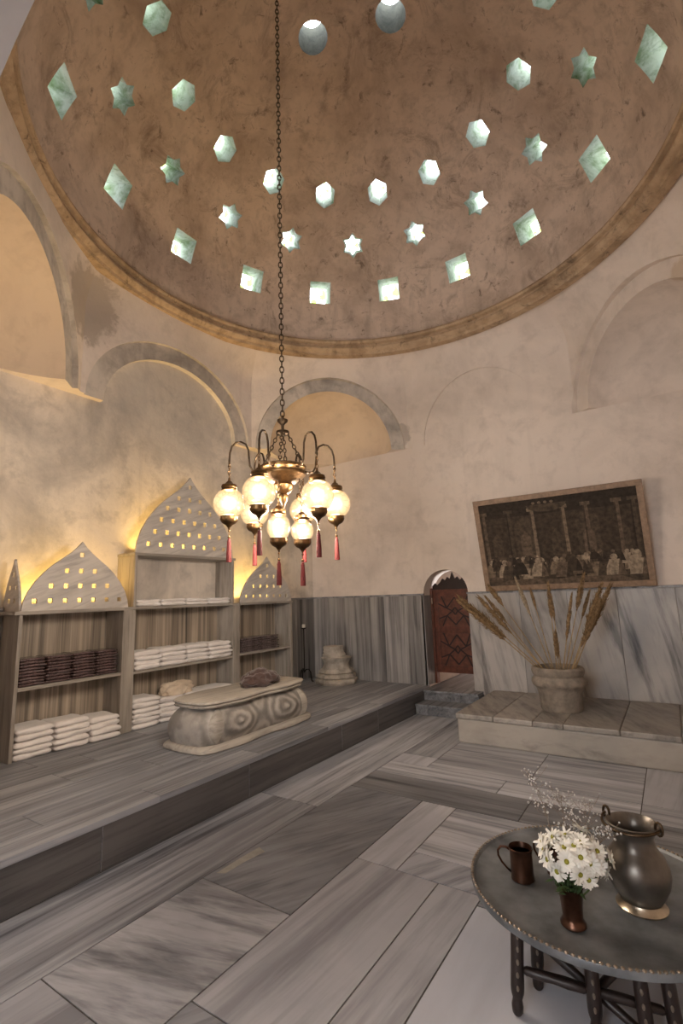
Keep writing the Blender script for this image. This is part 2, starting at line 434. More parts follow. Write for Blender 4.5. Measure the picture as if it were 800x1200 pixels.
def dome_point(az, z):
    s = (z - DH) / (DR * DK); t = math.asin(min(.999, s)); a = math.radians(az)
    p = Vector((DC.x + DR * math.cos(t) * math.cos(a), DC.y + DR * math.cos(t) * math.sin(a), z))
    tan = Vector((-math.sin(a), math.cos(a), 0))
    mer = Vector((-math.sin(t) * math.cos(a), -math.sin(t) * math.sin(a), DK * math.cos(t))).normalized()
    nrm = tan.cross(mer).normalized()           # outward
    if nrm.dot(p - Vector((DC.x, DC.y, DH))) < 0: nrm = -nrm
    return p, tan, mer, nrm
ROWS = [('sq', .200, 5.665, 0, 16, 'square'), ('star', .155, 6.17, 11.25, 16, 'star'), ('hex', .135, 6.56, 0, 16, 'hexagonal')]
holes = []
for kind, r, z, off, n, nm in ROWS:
    for k in range(n): holes.append((kind, r, z, 22.5 * k + off - 1.8, nm))
for az in (175, 47, -69): holes.append(('round', .15, DH + DR * DK * (.9855 if az in (175, 47) else .9855), az, 'round'))
cut = MB(); panes = []
for kind, r, z, az, nm in holes:
    p, t, mrd, n = dome_point(az, z)
    if kind == 'round':                          # deep, nearly upright tubes around the crown
        n2 = (n * .35 + Vector((0, 0, 1))).normalized(); t = t; mrd = n2.cross(t).normalized(); n = n2
    pts = poly_pts(kind, r); tap = .62 if kind != 'round' else .5; ext = 0 if kind != 'round' else .3
    k = len(pts)
    a = [p - n * .12 + (t * x + mrd * y) * 1.0 for x, y in pts]
    m1 = [p + n * .02 + (t * x + mrd * y) for x, y in pts]
    c = [p + n * (TH + .22 + ext) + (t * x + mrd * y) * tap for x, y in pts]
    vs = a + m1 + c
    fs = [tuple(range(k))[::-1], tuple(range(2 * k, 3 * k))]; mi_ = 1 if kind == 'round' else 0
    for i in range(k):
        j = (i + 1) % k; fs += [(i, j, k + j, k + i), (k + i, k + j, 2 * k + j, 2 * k + i)]
    cut.add(vs, fs, mi_)
    panes.append((p, t, mrd, n, r * tap * 1.28, kind, nm, az))
ceiling = link_mesh('ceiling', boolean(dome_mesh(), cut.mesh('cut', ['embrasure', 'tube'])))
struct(ceiling, 'brown plaster dome pierced by rings of small skylights')
wi = 0
for p, t, mrd, n, r, kind, nm, az in panes:     # a glass bell over each hole
    wi += 1
    m = MB(); seg = 20; prof = [(1., 0), (.98, .18), (.84, .42), (.55, .62), (0, .72)]
    vs, fs = [], []
    for (pr, pz) in prof[:-1]:
        for i in range(seg):
            a = 2 * PI * i / seg; vs.append((t * math.cos(a) + mrd * math.sin(a)) * r * pr + n * (pz * r))
    vs.append(n * prof[-1][1] * r)
    for j in range(len(prof) - 2):
        for i in range(seg): fs.append((j * seg + i, j * seg + (i + 1) % seg, (j + 1) * seg + (i + 1) % seg, (j + 1) * seg + i))
    for i in range(seg): fs.append(((len(prof) - 2) * seg + i, (len(prof) - 2) * seg + (i + 1) % seg, len(vs) - 1))
    m.add(vs, fs)
    o = m.build('window_%d' % wi, ['pane'], smooth=True, loc=p + n * (TH + .0), fix=False)
    struct(o)

def portal(loc, nin, sx, sy):
    l = bpy.data.lights.new('sky_portal', 'AREA'); l.shape = 'RECTANGLE'; l.size = sx; l.size_y = sy; l.cycles.is_portal = True
    o = bpy.data.objects.new('sky_portal', l); COL.objects.link(o); o.location = loc
    o.rotation_euler = (-Vector(nin)).to_track_quat('Z', 'Y').to_euler()
for p, t, mrd, n, r, kind, nm, az in panes: portal(p + n * (TH + (.2 if kind != 'round' else .45)), -n, r * 2.2, r * 2.2)
portal((-.85, -3.2, 2.1), (0, 1, 0), 1.3, 2.2)

# cornice at the dome's foot
m = MB(); prof = []
for (dr, dz) in ((.10, -.17), (.0, -.17), (-.012, -.14), (-.05, -.125), (-.065, -.10), (-.06, -.075), (-.03, -.062), (-.035, -.04), (-.075, -.03), (-.085, -.005), (-.075, .02), (-.03, .03), (.0, .06), (.1, .06)):
    prof.append((DR + dr, dz))
vs, fs = [], []; sg = 160
for (r, z) in prof:
    for i in range(sg):
        a = 2 * PI * i / sg; vs.append((DC.x + r * math.cos(a), DC.y + r * math.sin(a), DH + z))
np_ = len(prof)
for j in range(np_):
    jj = (j + 1) % np_
    for i in range(sg): fs.append((j * sg + i, j * sg + (i + 1) % sg, jj * sg + (i + 1) % sg, jj * sg + i))
m.add(vs, fs); struct(m.build('trim_1', ['cornice'], smooth='auto'), 'moulded cornice ring at the foot of the dome')

# ------------------------------------------------------------------ drum with squinches
def oct_radius(a):
    d = Vector((math.cos(a), math.sin(a))); best = 9
    for i in range(8):
        p, q = Vector(OCT[i]), Vector(OCT[(i + 1) % 8]); e = q - p
        den = d.x * e.y - d.y * e.x
        if abs(den) < 1e-9: continue
        w = p - DC; t = (w.x * e.y - w.y * e.x) / den; u = (w.x * d.y - w.y * d.x) / den
        if t > 0 and -1e-6 <= u <= 1 + 1e-6: best = min(best, t)
    return best
angs = sorted(set([round(2 * PI * i / 192, 6) for i in range(192)] + [round(math.atan2(y - DC.y, x - DC.x) % (2 * PI), 6) for x, y in OCT]))
def drum_mesh():
    rows = [(SPR, 0), (4.05, 0), (4.42, 0)] + [(4.42 + .55 * k / 8, k / 8) for k in range(1, 9)]
    na = len(angs); vs, fs = [], []
    for z, s in rows:
        w = s * s * (3 - 2 * s) if s < 1 else 1
        w = 1 - math.cos(s * PI / 2)
        for a in angs:
            r = oct_radius(a) * (1 - w) + DR * w
            vs.append((DC.x + r * math.cos(a), DC.y + r * math.sin(a), z))
    nr = len(rows)
    for z in (DH, SPR):
        for a in angs:
            r = 4.5
            if math.sin(a) < 0: r = min(r, (DC.y - .45) / -math.sin(a))
            vs.append((DC.x + r * math.cos(a), DC.y + r * math.sin(a), z))
    tot = nr + 2
    for j in range(tot):
        jj = (j + 1) % tot
        for i in range(na):
            k = (i + 1) % na; fs.append((j * na + i, j * na + k, jj * na + k, jj * na + i))
    m = MB(); m.add(vs, fs); return m.mesh('wall_upper', ['plaster_drum'])
def arch_outline(r, rise, below=.3, n=28):
    return [(r, -below)] + [(r * math.cos(PI * k / n), rise * math.sin(PI * k / n)) for k in range(n + 1)] + [(-r, -below)]
def arch_cut(m, c, u, nrm, r, rise, d0, d1, mat=0):
    """prism of an arch in the plane (u,z) at c from depth d0 to d1 along nrm"""
    u, nrm = Vector(u), Vector(nrm); pts = arch_outline(r, rise); k = len(pts)
    A = [Vector(c) + u * x + Vector((0, 0, z)) + nrm * d0 for x, z in pts]; B = [a + nrm * (d1 - d0) for a in A]
    m.add(A + B, [tuple(range(k)), tuple(range(2 * k - 1, k - 1, -1))] + [(i, k + i, k + (i + 1) % k, (i + 1) % k) for i in range(k)], mat)
drum = drum_mesh()
squ = [((-4.58, 4.72), (-2.90, 6.189)), ((-.70, 6.189), (.75, 4.72)), ((-4.58, 2.35), (-2.98, .75))]
# shallow bands first, then the niches
c1 = MB()
for p, q in squ:
    p, q = Vector(p), Vector(q); M_ = (p + q) / 2; u = (q - p).normalized(); n = Vector((-u.y, u.x))
    if n.dot(M_ - DC) < 0: n = -n
    arch_cut(c1, (M_.x, M_.y, SPR), (u.x, u.y, 0), (n.x, n.y, 0), 1.06, 1.05, -.3, .05, 1 if M_.x > -.5 else 0)
arch_cut(c1, (-4.58, 3.53, SPR), (0, 1, 0), (-1, 0, 0), 1.13, .93, -.3, .04)
drum = boolean(drum, c1.mesh('c', ['band', 'plaster_drum']))
c2 = MB()
arch_cut(c2, (-4.58, 3.53, SPR), (0, 1, 0), (-1, 0, 0), .92, .74, -.3, .11)
c4 = MB(); arch_cut(c4, (-1.86, 6.189, SPR), (1, 0, 0), (0, 1, 0), .80, .91, -.3, .018)
drum = boolean(drum, c4.mesh('c', ['plaster_drum']))
drum = boolean(drum, c2.mesh('c', ['plaster_left']))
for idx, (p, q) in enumerate(squ):
    p, q = Vector(p), Vector(q); M_ = (p + q) / 2
    c3 = MB(); c3.ball((M_.x, M_.y, SPR), .87, seg=64, rings=40)
    drum = boolean(drum, c3.mesh('c', ['plaster_drum' if M_.x > -.5 else 'niche']))
NEAR = MB(); arch_cut(NEAR, (-1.4, .3, 2.7), (1, 0, 0), (0, 1, 0), 1.6, 1.6, 0, .9)
drum = boolean(drum, NEAR.mesh('c', ['soffit_grey']))
struct(link_mesh('wall_upper', drum), 'plastered upper walls with blind arches and corner niches')

# ------------------------------------------------------------------ lower walls
m = MB(); m.box(-5.05, XL, .45, 6.6, -.1, SPR); struct(m.build('wall_left', ['plaster_left']), 'stained cream plaster wall on the left')
m = MB(); m.box(XR, XR + .35, .45, 6.6, -.1, SPR); struct(m.build('wall_right', ['plaster_drum']), 'plaster wall on the right')
m = MB(); m.box(-5.05, XR + .35, YB, YB + .36, -.1, SPR); wb = m.mesh('wall_back', ['plaster_drum'])
dc = MB()
pts = [(-2.81, -.3), (-2.19, -.3), (-2.19, 1.45)] + [(-2.5 + .31 * math.cos(PI * k / 20), 1.45 + .31 * math.sin(PI * k / 20)) for k in range(1, 20)] + [(-2.81, 1.45)]
A = [(x, YB - .2, z) for x, z in pts]; B = [(x, YB + .6, z) for x, z in pts]; k = len(pts)
dc.add(A + B, [tuple(range(k)), tuple(range(2 * k - 1, k - 1, -1))] + [(i, k + i, k + (i + 1) % k, (i + 1) % k) for i in range(k)])
struct(link_mesh('wall_back', boolean(wb, dc.mesh('c', ['plaster']))), 'cream plaster back wall with a small arched doorway')
m = MB(); m.box(-5.05, XR + .35, .45, YN, -.1, SPR); wn = m.mesh('wall_near', ['plaster'])
NEAR2 = MB(); arch_cut(NEAR2, (-1.4, .3, 2.7), (1, 0, 0), (0, 1, 0), 1.6, 1.6, 0, .9); NEAR2.box(-3.0, .2, .3, 1.2, -.3, 2.6)
n3 = MB(); pts = arch_outline(1.6, 1.6, 3.2); k = len(pts)
A = [(-1.4 + x, .3, 2.7 + z) for x, z in pts]; B = [(x, 1.2, z) for x, y, z in A]
n3.add(A + B, [tuple(range(k)), tuple(range(2 * k - 1, k - 1, -1))] + [(i, k + i, k + (i + 1) % k, (i + 1) % k) for i in range(k)])
struct(link_mesh('wall_near', boolean(wn, n3.mesh('c', ['soffit_grey']))), 'near wall with the wide arch the view looks through')

# ------------------------------------------------------------------ floor
def rt(b=1.): return (b * random.uniform(.92, 1.06), random.random(), random.random())
G = .0035
def slab(m, x0, x1, y0, y1, z0, z1, mat, b=1., g=G):
    m.box(x0 + g, x1 - g, y0 + g, y1 - g, z0, z1, mat, rt(b))
fm = MB()   # materials: 0 mY 1 mX 2 mDark 3 mCloud 4 mPale 5 mWhite 6 grout 7 patch
fm.box(-5.0, 1.1, -1.6, YB + .05, -.12, -.004, 6)
F = [(-2.80, -2.265, -1.6, 2.98, 0, .92), (-2.80, -2.265, 2.98, YB, 0, 1.12),
     (-2.265, -1.66, -1.6, 1.15, 4, .9), (-2.265, -1.66, 1.15, 1.96, 3, 1.0), (-2.265, -1.66, 1.96, 3.42, 2, 1.15),
     (-1.66, -1.17, -1.6, .6, 4, .9), (-1.66, -1.17, .6, 1.39, 2, 1.3), (-1.66, -1.17, 1.39, 2.54, 4, .96),
     (-1.17, -.945, -1.6, 1.15, 5, .9), (-1.17, -.945, 1.15, 2.54, 4, .82), (-.945, 1.05, -1.6, 2.46, 5, .95),
     (-1.66, -1.41, 2.54, 3.42, 4, 1.1), (-1.41, -.6, 2.76, 3.42, 1, 1.1), (-1.41, -.945, 2.54, 2.76, 2, 1.7), (-.945, -.6, 2.46, 2.76, 1, .9), (-.6, 1.05, 2.46, 2.9, 1, 1),
     (-.6, 1.05, 2.9, 3.42, 1, 1.05),
     (-2.265, -1.0, 3.42, 3.80, 1, .55), (-1.0, 1.05, 3.42, 3.80, 1, .62),
     (-2.265, -1.25, 3.80, 4.08, 1, 1.2), (-1.25, -.35, 3.80, 4.08, 1, 1.15), (-.35, 1.05, 3.80, 4.08, 1, .95),
     (-1.92, -1.1, 4.08, 4.90, 1, .95), (-1.1, -.35, 4.08, 4.90, 1, 1.08), (-.35, 1.05, 4.08, 4.90, 4, .9),
     (-2.265, -1.92, 4.08, 4.32, 4, 1.15), (-2.265, -1.92, 4.32, YB, 0, .88), (-1.92, 1.05, 4.90, YB, 1, .8)]
for x0, x1, y0, y1, mt, b in F: slab(fm, x0, x1, y0, y1, -.06, 0, mt, b)
# mortar patch let into the dark slab
fm.prism([(-2.235, 2.03), (-2.19, 2.05), (-2.185, 2.18), (-2.16, 2.33), (-2.225, 2.35), (-2.235, 2.2)], -.01, .0012, 7)
struct(fm.build('floor', ['mY', 'mX', 'mDark', 'mCloud', 'mPale', 'mWhite', 'grout', 'patch'], tint=True), 'grey streaked marble slab floor')

# raised platform along the left wall
pm = MB()   # 0 plat 1 riser 2 grout
pm.box(XL, -2.825, .76, YB, -.05, ZP - .006, 2)
xs = [-2.80, -3.02, -3.27, -3.55, -3.85, -4.12, -4.40, XL]
for r in range(len(xs) - 1):
    y = .76; first = True
    while y < YB - .01:
        L = random.uniform(.75, 1.35) * (random.uniform(.2, 1) if first else 1); first = False
        y1 = YB if YB - (y + L) < .45 else y + L
        slab(pm, xs[r + 1], xs[r], y, y1, ZP - .035, ZP, 0, random.choice((.88, .95, 1.0, 1.05, 1.22 if r == 0 else 1.)), .002); y = y1
y = .76
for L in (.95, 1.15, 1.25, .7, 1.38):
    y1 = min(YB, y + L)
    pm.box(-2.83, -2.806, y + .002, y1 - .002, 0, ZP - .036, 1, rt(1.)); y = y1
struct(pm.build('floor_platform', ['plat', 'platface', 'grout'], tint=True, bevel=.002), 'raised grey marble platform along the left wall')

# two steps to the doorway
m = MB()
m.box(-2.795, -2.10, 5.72, 5.97, 0, .10, 0, rt(.75)); m.box(-2.795, -2.08, 5.70, 5.98, .10, .125, 0, rt(.85))
m.box(-2.795, -2.08, 5.98, YB + .02, 0, .215, 0, rt(.7)); m.box(-2.795, -2.08, 5.955, YB + .02, .215, .245, 0, rt(.95))
m.box(-2.81, -2.19, YB + .02, 7.9, 0, .242, 0, rt(.7))
struct(m.build('floor_steps', ['plat'], tint=True, bevel=.004), 'two low marble steps up to the doorway')

# dado panels
def dado(name, panels, cap, lab):
    m = MB()
    for bx in panels: m.box(*bx[:6], bx[6], rt(bx[7]))
    for c in cap: m.box(*c, 2, rt(1.0))
    struct(m.build(name, ['dado', 'dadow', 'plat'], tint=True, bevel=.003), lab)
T = .03
pan = []; xs = [-4.66, -4.38, -4.02, -3.66, -3.42, -3.10, -2.81]
for a, b in zip(xs[:-1], xs[1:]): pan.append((a + .001, b - .001, YB - T, YB, ZP, 1.43, 0, random.choice((.85, 1., 1.15))))
pan.append((-2.84, -2.805, YB - T, YB + .3, ZP, 1.43, 0, .8))
dado('trim_2', pan, [(-4.66, -2.80, YB - T - .012, YB, 1.43, 1.455)], 'grey streaked marble dado left of the doorway')
pan = [(-2.19, -2.07, YB - T, YB, .2, 1.43, 1, 1.05), (-2.19, -2.16, YB, YB + .3, .2, 1.43, 1, .8)]
xs = [-2.07, -1.55, -1.02, -.52, .02, .40, XR]
for a, b, br in zip(xs[:-1], xs[1:], (1.05, .95, 1.0, 1.0, .9, .7)): pan.append((a + .001, b - .001, YB - T, YB, 0, 1.43, 1, br))
dado('trim_3', pan, [(-2.2, XR, YB - T - .012, YB, 1.43, 1.455)], 'white marble dado with dark diagonal veins')
pan = []
for a, b in ((.76, 1.3), (1.3, 1.87), (5.33, 5.75), (5.75, 6.17)): pan.append((XL, XL + T, a + .001, b - .001, ZP, 1.43, 0, .78))
dado('trim_4', pan, [(XL, XL + T + .012, .76, 1.87, 1.43, 1.455), (XL, XL + T + .012, 5.33, YB, 1.43, 1.455)], 'dark grey marble dado on the left wall')

# unseen hall added to block most sky; its window lets in the fill
m = MB(); m.box(-3.3, -3.0, -3.2, .45, -.1, 4.8); m.box(1.1, 1.4, -3.2, .45, -.1, 4.8); m.box(-3.3, 1.4, -3.2, .45, 4.5, 4.8)
m.box(-3.3, 1.4, -3.5, -3.2, -.1, 1.0); m.box(-3.3, 1.4, -3.5, -3.2, 3.2, 4.8); m.box(-3.3, -1.5, -3.5, -3.2, 1.0, 3.2); m.box(-.2, 1.4, -3.5, -3.2, 1.0, 3.2)
m.box(-3.3, 1.4, -3.2, -1.6, -.1, 0)
struct(m.build('wall_added_hall', ['plaster']), 'added unseen hall behind the viewer that limits the sky light')

# passage behind the door
m = MB()
m.box(-3.0, -2.85, YB + .36, 8.2, -.1, 2.6); m.box(-3.0, 0, 8.1, 8.3, -.1, 2.6); m.box(-3.0, -1.3, YB + .36, 8.2, 2.45, 2.6); m.box(-1.45, -1.3, YB + .36, 7.3, -.1, 2.6); m.box(-1.45, -1.3, 7.3, 8.1, .75, 2.6)
struct(m.build('wall_passage', ['passage']), 'plaster passage seen above the low door')

# ------------------------------------------------------------------ door
dr = MB(); X0, X1, Z0, Z1 = -2.775, -2.185, .40, 1.50; yd = YB + .22
door = bpy.data.objects.new('door_1', None); COL.objects.link(door); door.location = (X0, yd, Z0)
struct(door, 'low dark red wooden lattice door in the arched doorway')
W, H = X1 - X0, Z1 - Z0
m = MB(); m.box(0, .07, 0, .04, 0, H); m.box(W - .05, W, 0, .04, 0, H)
for z in (0, H * .47, H - .09): m.box(.07, W - .05, 0, .04, z, z + .09)
m.build('leaf_frame', ['wood'], door, bevel=.005)
m = MB(); m.box(.07, W - .05, .012, .03, .09, H - .09); m.build('leaf_panel', ['woodpanel'], door)
def lattice(m, x0, x1, z0, z1):
    w, h = x1 - x0, z1 - z0
    def seg(a, b):
        a = Vector((x0 + a[0] * w, .006, z0 + a[1] * h)); b = Vector((x0 + b[0] * w, .006, z0 + b[1] * h))
        d = (b - a).normalized(); s = Vector((-d.z, 0, d.x)) * .009
        vs = [a + s, b + s, b - s, a - s]; vs2 = [v + Vector((0, .012, 0)) for v in vs]
        m.add(vs + vs2, [(0, 1, 2, 3), (7, 6, 5, 4), (0, 4, 5, 1), (1, 5, 6, 2), (2, 6, 7, 3), (3, 7, 4, 0)])
    for s in ([(0, .75), (.25, .6)], [(.25, .6), (.5, .95)], [(.5, .95), (.75, .6)], [(.75, .6), (1, .75)], [(.25, .6), (.42, .5)], [(.42, .5), (.25, .35)], [(.75, .6), (.58, .5)], [(.58, .5), (.75, .35)],
              [(.42, .5), (.5, .62)], [(.58, .5), (.5, .62)], [(.25, .35), (0, .25)], [(.75, .35), (1, .25)], [(.25, .35), (.5, .05)], [(.75, .35), (.5, .05)], [(.42, .5), (.5, .38)], [(.58, .5), (.5, .38)], [(.25, .6), (.1, 1)], [(.75, .6), (.9, 1)], [(.25, .35), (.1, 0)], [(.75, .35), (.9, 0)]): seg(*s)
m = MB(); lattice(m, .07, W - .05, .09, H * .47); lattice(m, .07, W - .05, H * .47 + .09, H - .09); m.build('lattice', ['wooddark'], door)
cr = [(0, 0), (W, 0), (W, .05), (W * .93, .09), (W * .88, .06), (W * .8, .10), (W * .74, .15), (W * .68, .12), (W * .62, .17), (W * .56, .14), (W * .5, .235), (W * .44, .14), (W * .38, .17), (W * .32, .12), (W * .26, .15), (W * .2, .10), (W * .12, .06), (W * .07, .09), (0, .05)]
m = MB(); m.M = Matrix.Translation((0, .03, H)) @ Matrix.Rotation(PI / 2, 4, 'X'); m.prism(cr, 0, .025); m.build('carved_crest', ['wooddark'], door)
m = MB(); m.box(-.035, 0, -.02, .07, -.14, H + .02); m.build('door_post', ['wood'], door, bevel=.004)
m = MB(); m.box(-.012, .0, -.026, -.02, H - .19, H - .11); m.build('hinge', ['pewterlight'], door)

# ------------------------------------------------------------------ marble plinth (right)
pl = thing('marble_plinth', 'low cream marble plinth built against the back wall, carrying the dried grass planter', 'plinth', (-1.93, 4.86, 0))
m = MB(); m.box(0, 2.66, 0, 1.28, 0, .225, 0, (1, .3, .7)); m.build('plinth_base', ['plinth'], pl, bevel=.015, tint=True)
xs = [-.012, .36, .72, .98, 1.42, 1.85, 2.3, 2.66]
for i, (a, b) in enumerate(zip(xs[:-1], xs[1:])):
    m = MB(); m.box(a + .001, b - .001, -.014, 1.285, .225, .275, 0, rt((1., 1.05, .92, .78, .9, 1., 1)[i])); m.build('top_slab', ['plinthtop'], pl, bevel=.012, tint=True)

# ------------------------------------------------------------------ planter and dried grass
PC = Vector((-1.055, 5.42, .275))
pot = thing('stone_planter', 'weathered cylindrical stone pot with two thick rim bands on the marble plinth', 'planter', PC)
prof = [(0, 0), (.185, 0), (.195, .02), (.198, .10), (.205, .17), (.212, .185), (.214, .20), (.228, .225), (.252, .245), (.258, .275), (.250, .30), (.232, .315), (.226, .33), (.236, .345), (.246, .37), (.244, .40), (.232, .412), (.205, .412), (.195, .39), (.19, .34), (0, .34)]
m = MB(); m.lathe(prof, seg=56, fn=lambda a, z: 1 + .012 * math.sin(3 * a + z * 9) + .008 * math.sin(7 * a + z * 23)); m.build('pot_body', ['pot'], pot, smooth='auto')
m = MB(); m.lathe([(0, .345), (.19, .345), (.185, .355), (0, .36)], seg=32); m.build('soil', ['soil'], pot, smooth=True)
def plume_thing(tip, base, plen, wid, pale, label, bend=.04):
    tip, base = Vector(tip), Vector(base)
    t = thing('dried_grass_stem', label, 'dried grass', base, 0, 'dried grass stems in the stone planter')
    d = (tip - base); L = d.length
    side = d.cross(Vector((0, 0, 1)))
    side = side.normalized() if side.length > 1e-4 else Vector((1, 0, 0))
    def P(s): return d * s + Vector((0, 0, -1)) * bend * L * (s * s - s) * 1.0
    m = MB(); m.tube([P(s / 10) for s in range(0, 10)], [.006 - .0003 * s for s in range(10)], 6); m.build('stem', ['straw'], t, smooth=True)
    m = MB(); s0 = 1 - plen / L; rnd = random.Random(int(abs(tip.x * 7919 + tip.z * 104729) * 10))
    dn = d.normalized(); u = dn.orthogonal().normalized(); w = dn.cross(u)
    m.tube([P(s0 + (1 - s0) * k / 8) for k in range(9)], [.002 + wid * .55 * math.sin(PI * min(1, (k + .6) / 9)) ** .8 for k in range(9)], 8)
    for k in range(190):
        s = rnd.random() ** .9; a = rnd.random() * 2 * PI
        b = P(s0 + (1 - s0) * s); o = u * math.cos(a) + w * math.sin(a)
        r = wid * 1.45 * (.35 + .65 * math.sin(PI * min(1, s * .9 + .12)))
        e = b + o * r * rnd.uniform(.6, 1.05) + dn * rnd.uniform(.04, .09)
        q = dn.cross(o) * .0045; mid = (b + e) / 2 + o * r * .18
        m.add([b - q, mid - q * 1.3, e, mid + q * 1.3, mid + o * .003], [(0, 1, 4), (1, 2, 4), (2, 3, 4), (3, 0, 4)])
    m.build('plume', ['plumepale' if pale else 'plume'], t, fix=False)
S = [  # tip x,z  tip y, base offset, plume length, width
    ((-1.965, 5.30, 1.385), -.14, .62, .046, 0, 'thickest dried grass plume leaning farthest left over the doorway'),
    ((-1.93, 5.20, 1.335), -.15, .58, .040, 0, 'dried grass plume lowest of those leaning far left'),
    ((-1.80, 5.45, 1.375), -.12, .50, .034, 0, 'dried grass plume leaning left just under the topmost left ones'),
    ((-1.745, 5.55, 1.365), -.11, .34, .022, 0, 'short dark dried grass plume between the two left bunches'),
    ((-1.70, 5.55, 1.48), -.10, .24, .028, 0, 'dried grass plume reaching up left below the picture corner'),
    ((-1.44, 5.68, 1.55), -.07, .42, .022, 1, 'palest dried grass plume rising in front of the picture left part'),
    ((-1.28, 5.62, 1.42), -.04, .20, .014, 0, 'thin short dark dried plume between the pale and the upright one'),
    ((-1.075, 5.50, 1.485), .0, .34, .022, 0, 'dark dried grass plume standing straight up in the middle'),
    ((-1.04, 5.42, 1.31), .02, .18, .012, 0, 'thin wispy dried stem right of the upright plume'),
    ((-1.015, 5.28, 1.00), .02, .24, .024, 0, 'shortest dried grass head just above the pot rim'),
    ((-.74, 5.50, 1.55), .07, .34, .026, 0, 'dried grass plume rising highest to the right over the picture frame'),
    ((-.86, 5.45, 1.36), .06, .44, .018, 0, 'long narrow dried plume left of the right bunch'),
    ((-.72, 5.60, 1.38), .09, .26, .016, 0, 'small sparse dried plume inside the right bunch'),
    ((-.585, 5.48, 1.46), .12, .46, .038, 0, 'broad dried grass plume at the top of the right bunch'),
    ((-.51, 5.44, 1.445), .14, .46, .034, 0, 'dried grass plume leaning farthest right'),
    ((-.61, 5.35, 1.30), .13, .46, .036, 0, 'dried grass plume second lowest on the right side'),
    ((-.61, 5.26, 1.255), .15, .36, .026, 0, 'lowest dried grass plume on the right side')]
for tip, bx, pn, wd, pale, lab in S:
    plume_thing(tip, (PC.x + bx, PC.y + random.uniform(-.08, .08), PC.z + .36), pn, wd, pale, 'brown ' + lab if not pale else lab)

# ------------------------------------------------------------------ picture
PW, PH, FW = 1.80, 1.125, .062
pic = thing('picture_frame', 'large sepia engraving in a pale oak frame, leaning forward above the planter', 'picture', (-1.925, YB - T - .055, 1.457))
pic.rotation_euler = (math.atan2(.25, 1.1), 0, 0)
m = MB()
for (a, b, c, d) in ((0, PW, 0, FW), (0, PW, PH - FW, PH), (0, FW, FW, PH - FW), (PW - FW, PW, FW, PH - FW)): m.box(a, b, -.02, .03, c, d)
m.build('frame_moulding', ['oak'], pic, bevel=.006)
SEP = [('s0', (.030, .021, .014)), ('s1', (.055, .038, .025)), ('s2', (.075, .053, .036)), ('s3', (.125, .09, .062)), ('s4', (.19, .14, .095)), ('s5', (.32, .25, .18))]
for n_, c_ in SEP: MAT[n_] = plain('sepia_print_' + n_, c_, .85, 0, .4, 22)
SM = [n for n, c in SEP]
m = MB(); x0, x1, z0, z1 = FW, PW - FW, FW, PH - FW; w, h = x1 - x0, z1 - z0
m.box(x0 - .01, x1 + .01, 0, .012, z0 - .01, z1 + .01, 1)
lay = [0]
def poly(pts, mt):
    lay[0] += 1; y = -.0006 - lay[0] * .00001
    m.add([(x0 + u * w, y, z0 + v * h) for u, v in pts], [tuple(range(len(pts)))[::-1]], mt)
poly([(0, 0), (1, 0), (1, .22), (0, .22)], 2); poly([(.05, 0), (.95, 0), (.7, .16), (.3, .17)], 3)
poly([(0, .82), (1, .82), (1, 1), (0, 1)], 0)
for k in range(5):
    cx = .1 + .2 * k
    poly([(cx - .07, .25), (cx + .07, .25)] + [(cx + .07 * math.cos(PI * j / 12), .66 + .14 * math.sin(PI * j / 12)) for j in range(13)], 2 if k % 2 else 1)
    poly([(cx - .035, .3), (cx + .035, .3), (cx + .035, .55), (cx, .64), (cx - .035, .55)], 3 if k in (1, 3) else 2)
for cx, mt in ((.02, 3), (.20, 2), (.36, 4), (.56, 4), (.70, 3), (.88, 3), (.97, 2)):
    poly([(cx - .018, .2), (cx + .018, .2), (cx + .014, .86), (cx - .014, .86)], mt); poly([(cx - .018, .2), (cx - .006, .2), (cx - .005, .86), (cx - .014, .86)], max(0, mt - 2))
    poly([(cx - .03, .86), (cx + .03, .86), (cx + .03, .9), (cx - .03, .9)], mt)
poly([(.33 + .13 * (1 - math.cos(PI * j / 14)), .93 - .09 * math.sin(PI * j / 14)) for j in range(15)], 2)
for j in range(4): poly([(.38 + .04 * j + .012 * math.cos(2 * PI * i / 10), .95 + .016 * math.sin(2 * PI * i / 10)) for i in range(10)], 4)
poly([(.33, .06), (.55, .06), (.55, .16), (.33, .16)], 4); poly([(.33, .06), (.55, .06), (.55, .09), (.33, .09)], 2)
poly([(0, .08), (.12, .06), (.12, .24), (0, .24)], 3)
pr = random.Random(5)
for k in range(72):
    u = pr.random() * .96 + .02; dep = pr.random(); v = .26 - .20 * dep; s = .10 + .12 * dep
    mt = pr.choice((0, 0, 1, 2, 3, 4, 4, 5, 5)) if dep > .3 else pr.choice((0, 1, 2))
    wd = s * .26
    poly([(u - wd, v), (u + wd * 1.1, v), (u + wd * .9, v + s * .45), (u + wd * .55, v + s * .8), (u - wd * .5, v + s * .8), (u - wd * .9, v + s * .4)], mt)
    poly([(u + wd * .2, v), (u + wd * 1.1, v), (u + wd * .9, v + s * .45), (u + wd * .55, v + s * .8)], max(0, mt - 2))
    poly([(u + s * .10 * math.cos(2 * PI * i / 9), v + s * .92 + s * .17 * math.sin(2 * PI * i / 9)) for i in range(9)], min(5, mt + 1))
m.build('print', SM, pic, fix=False)

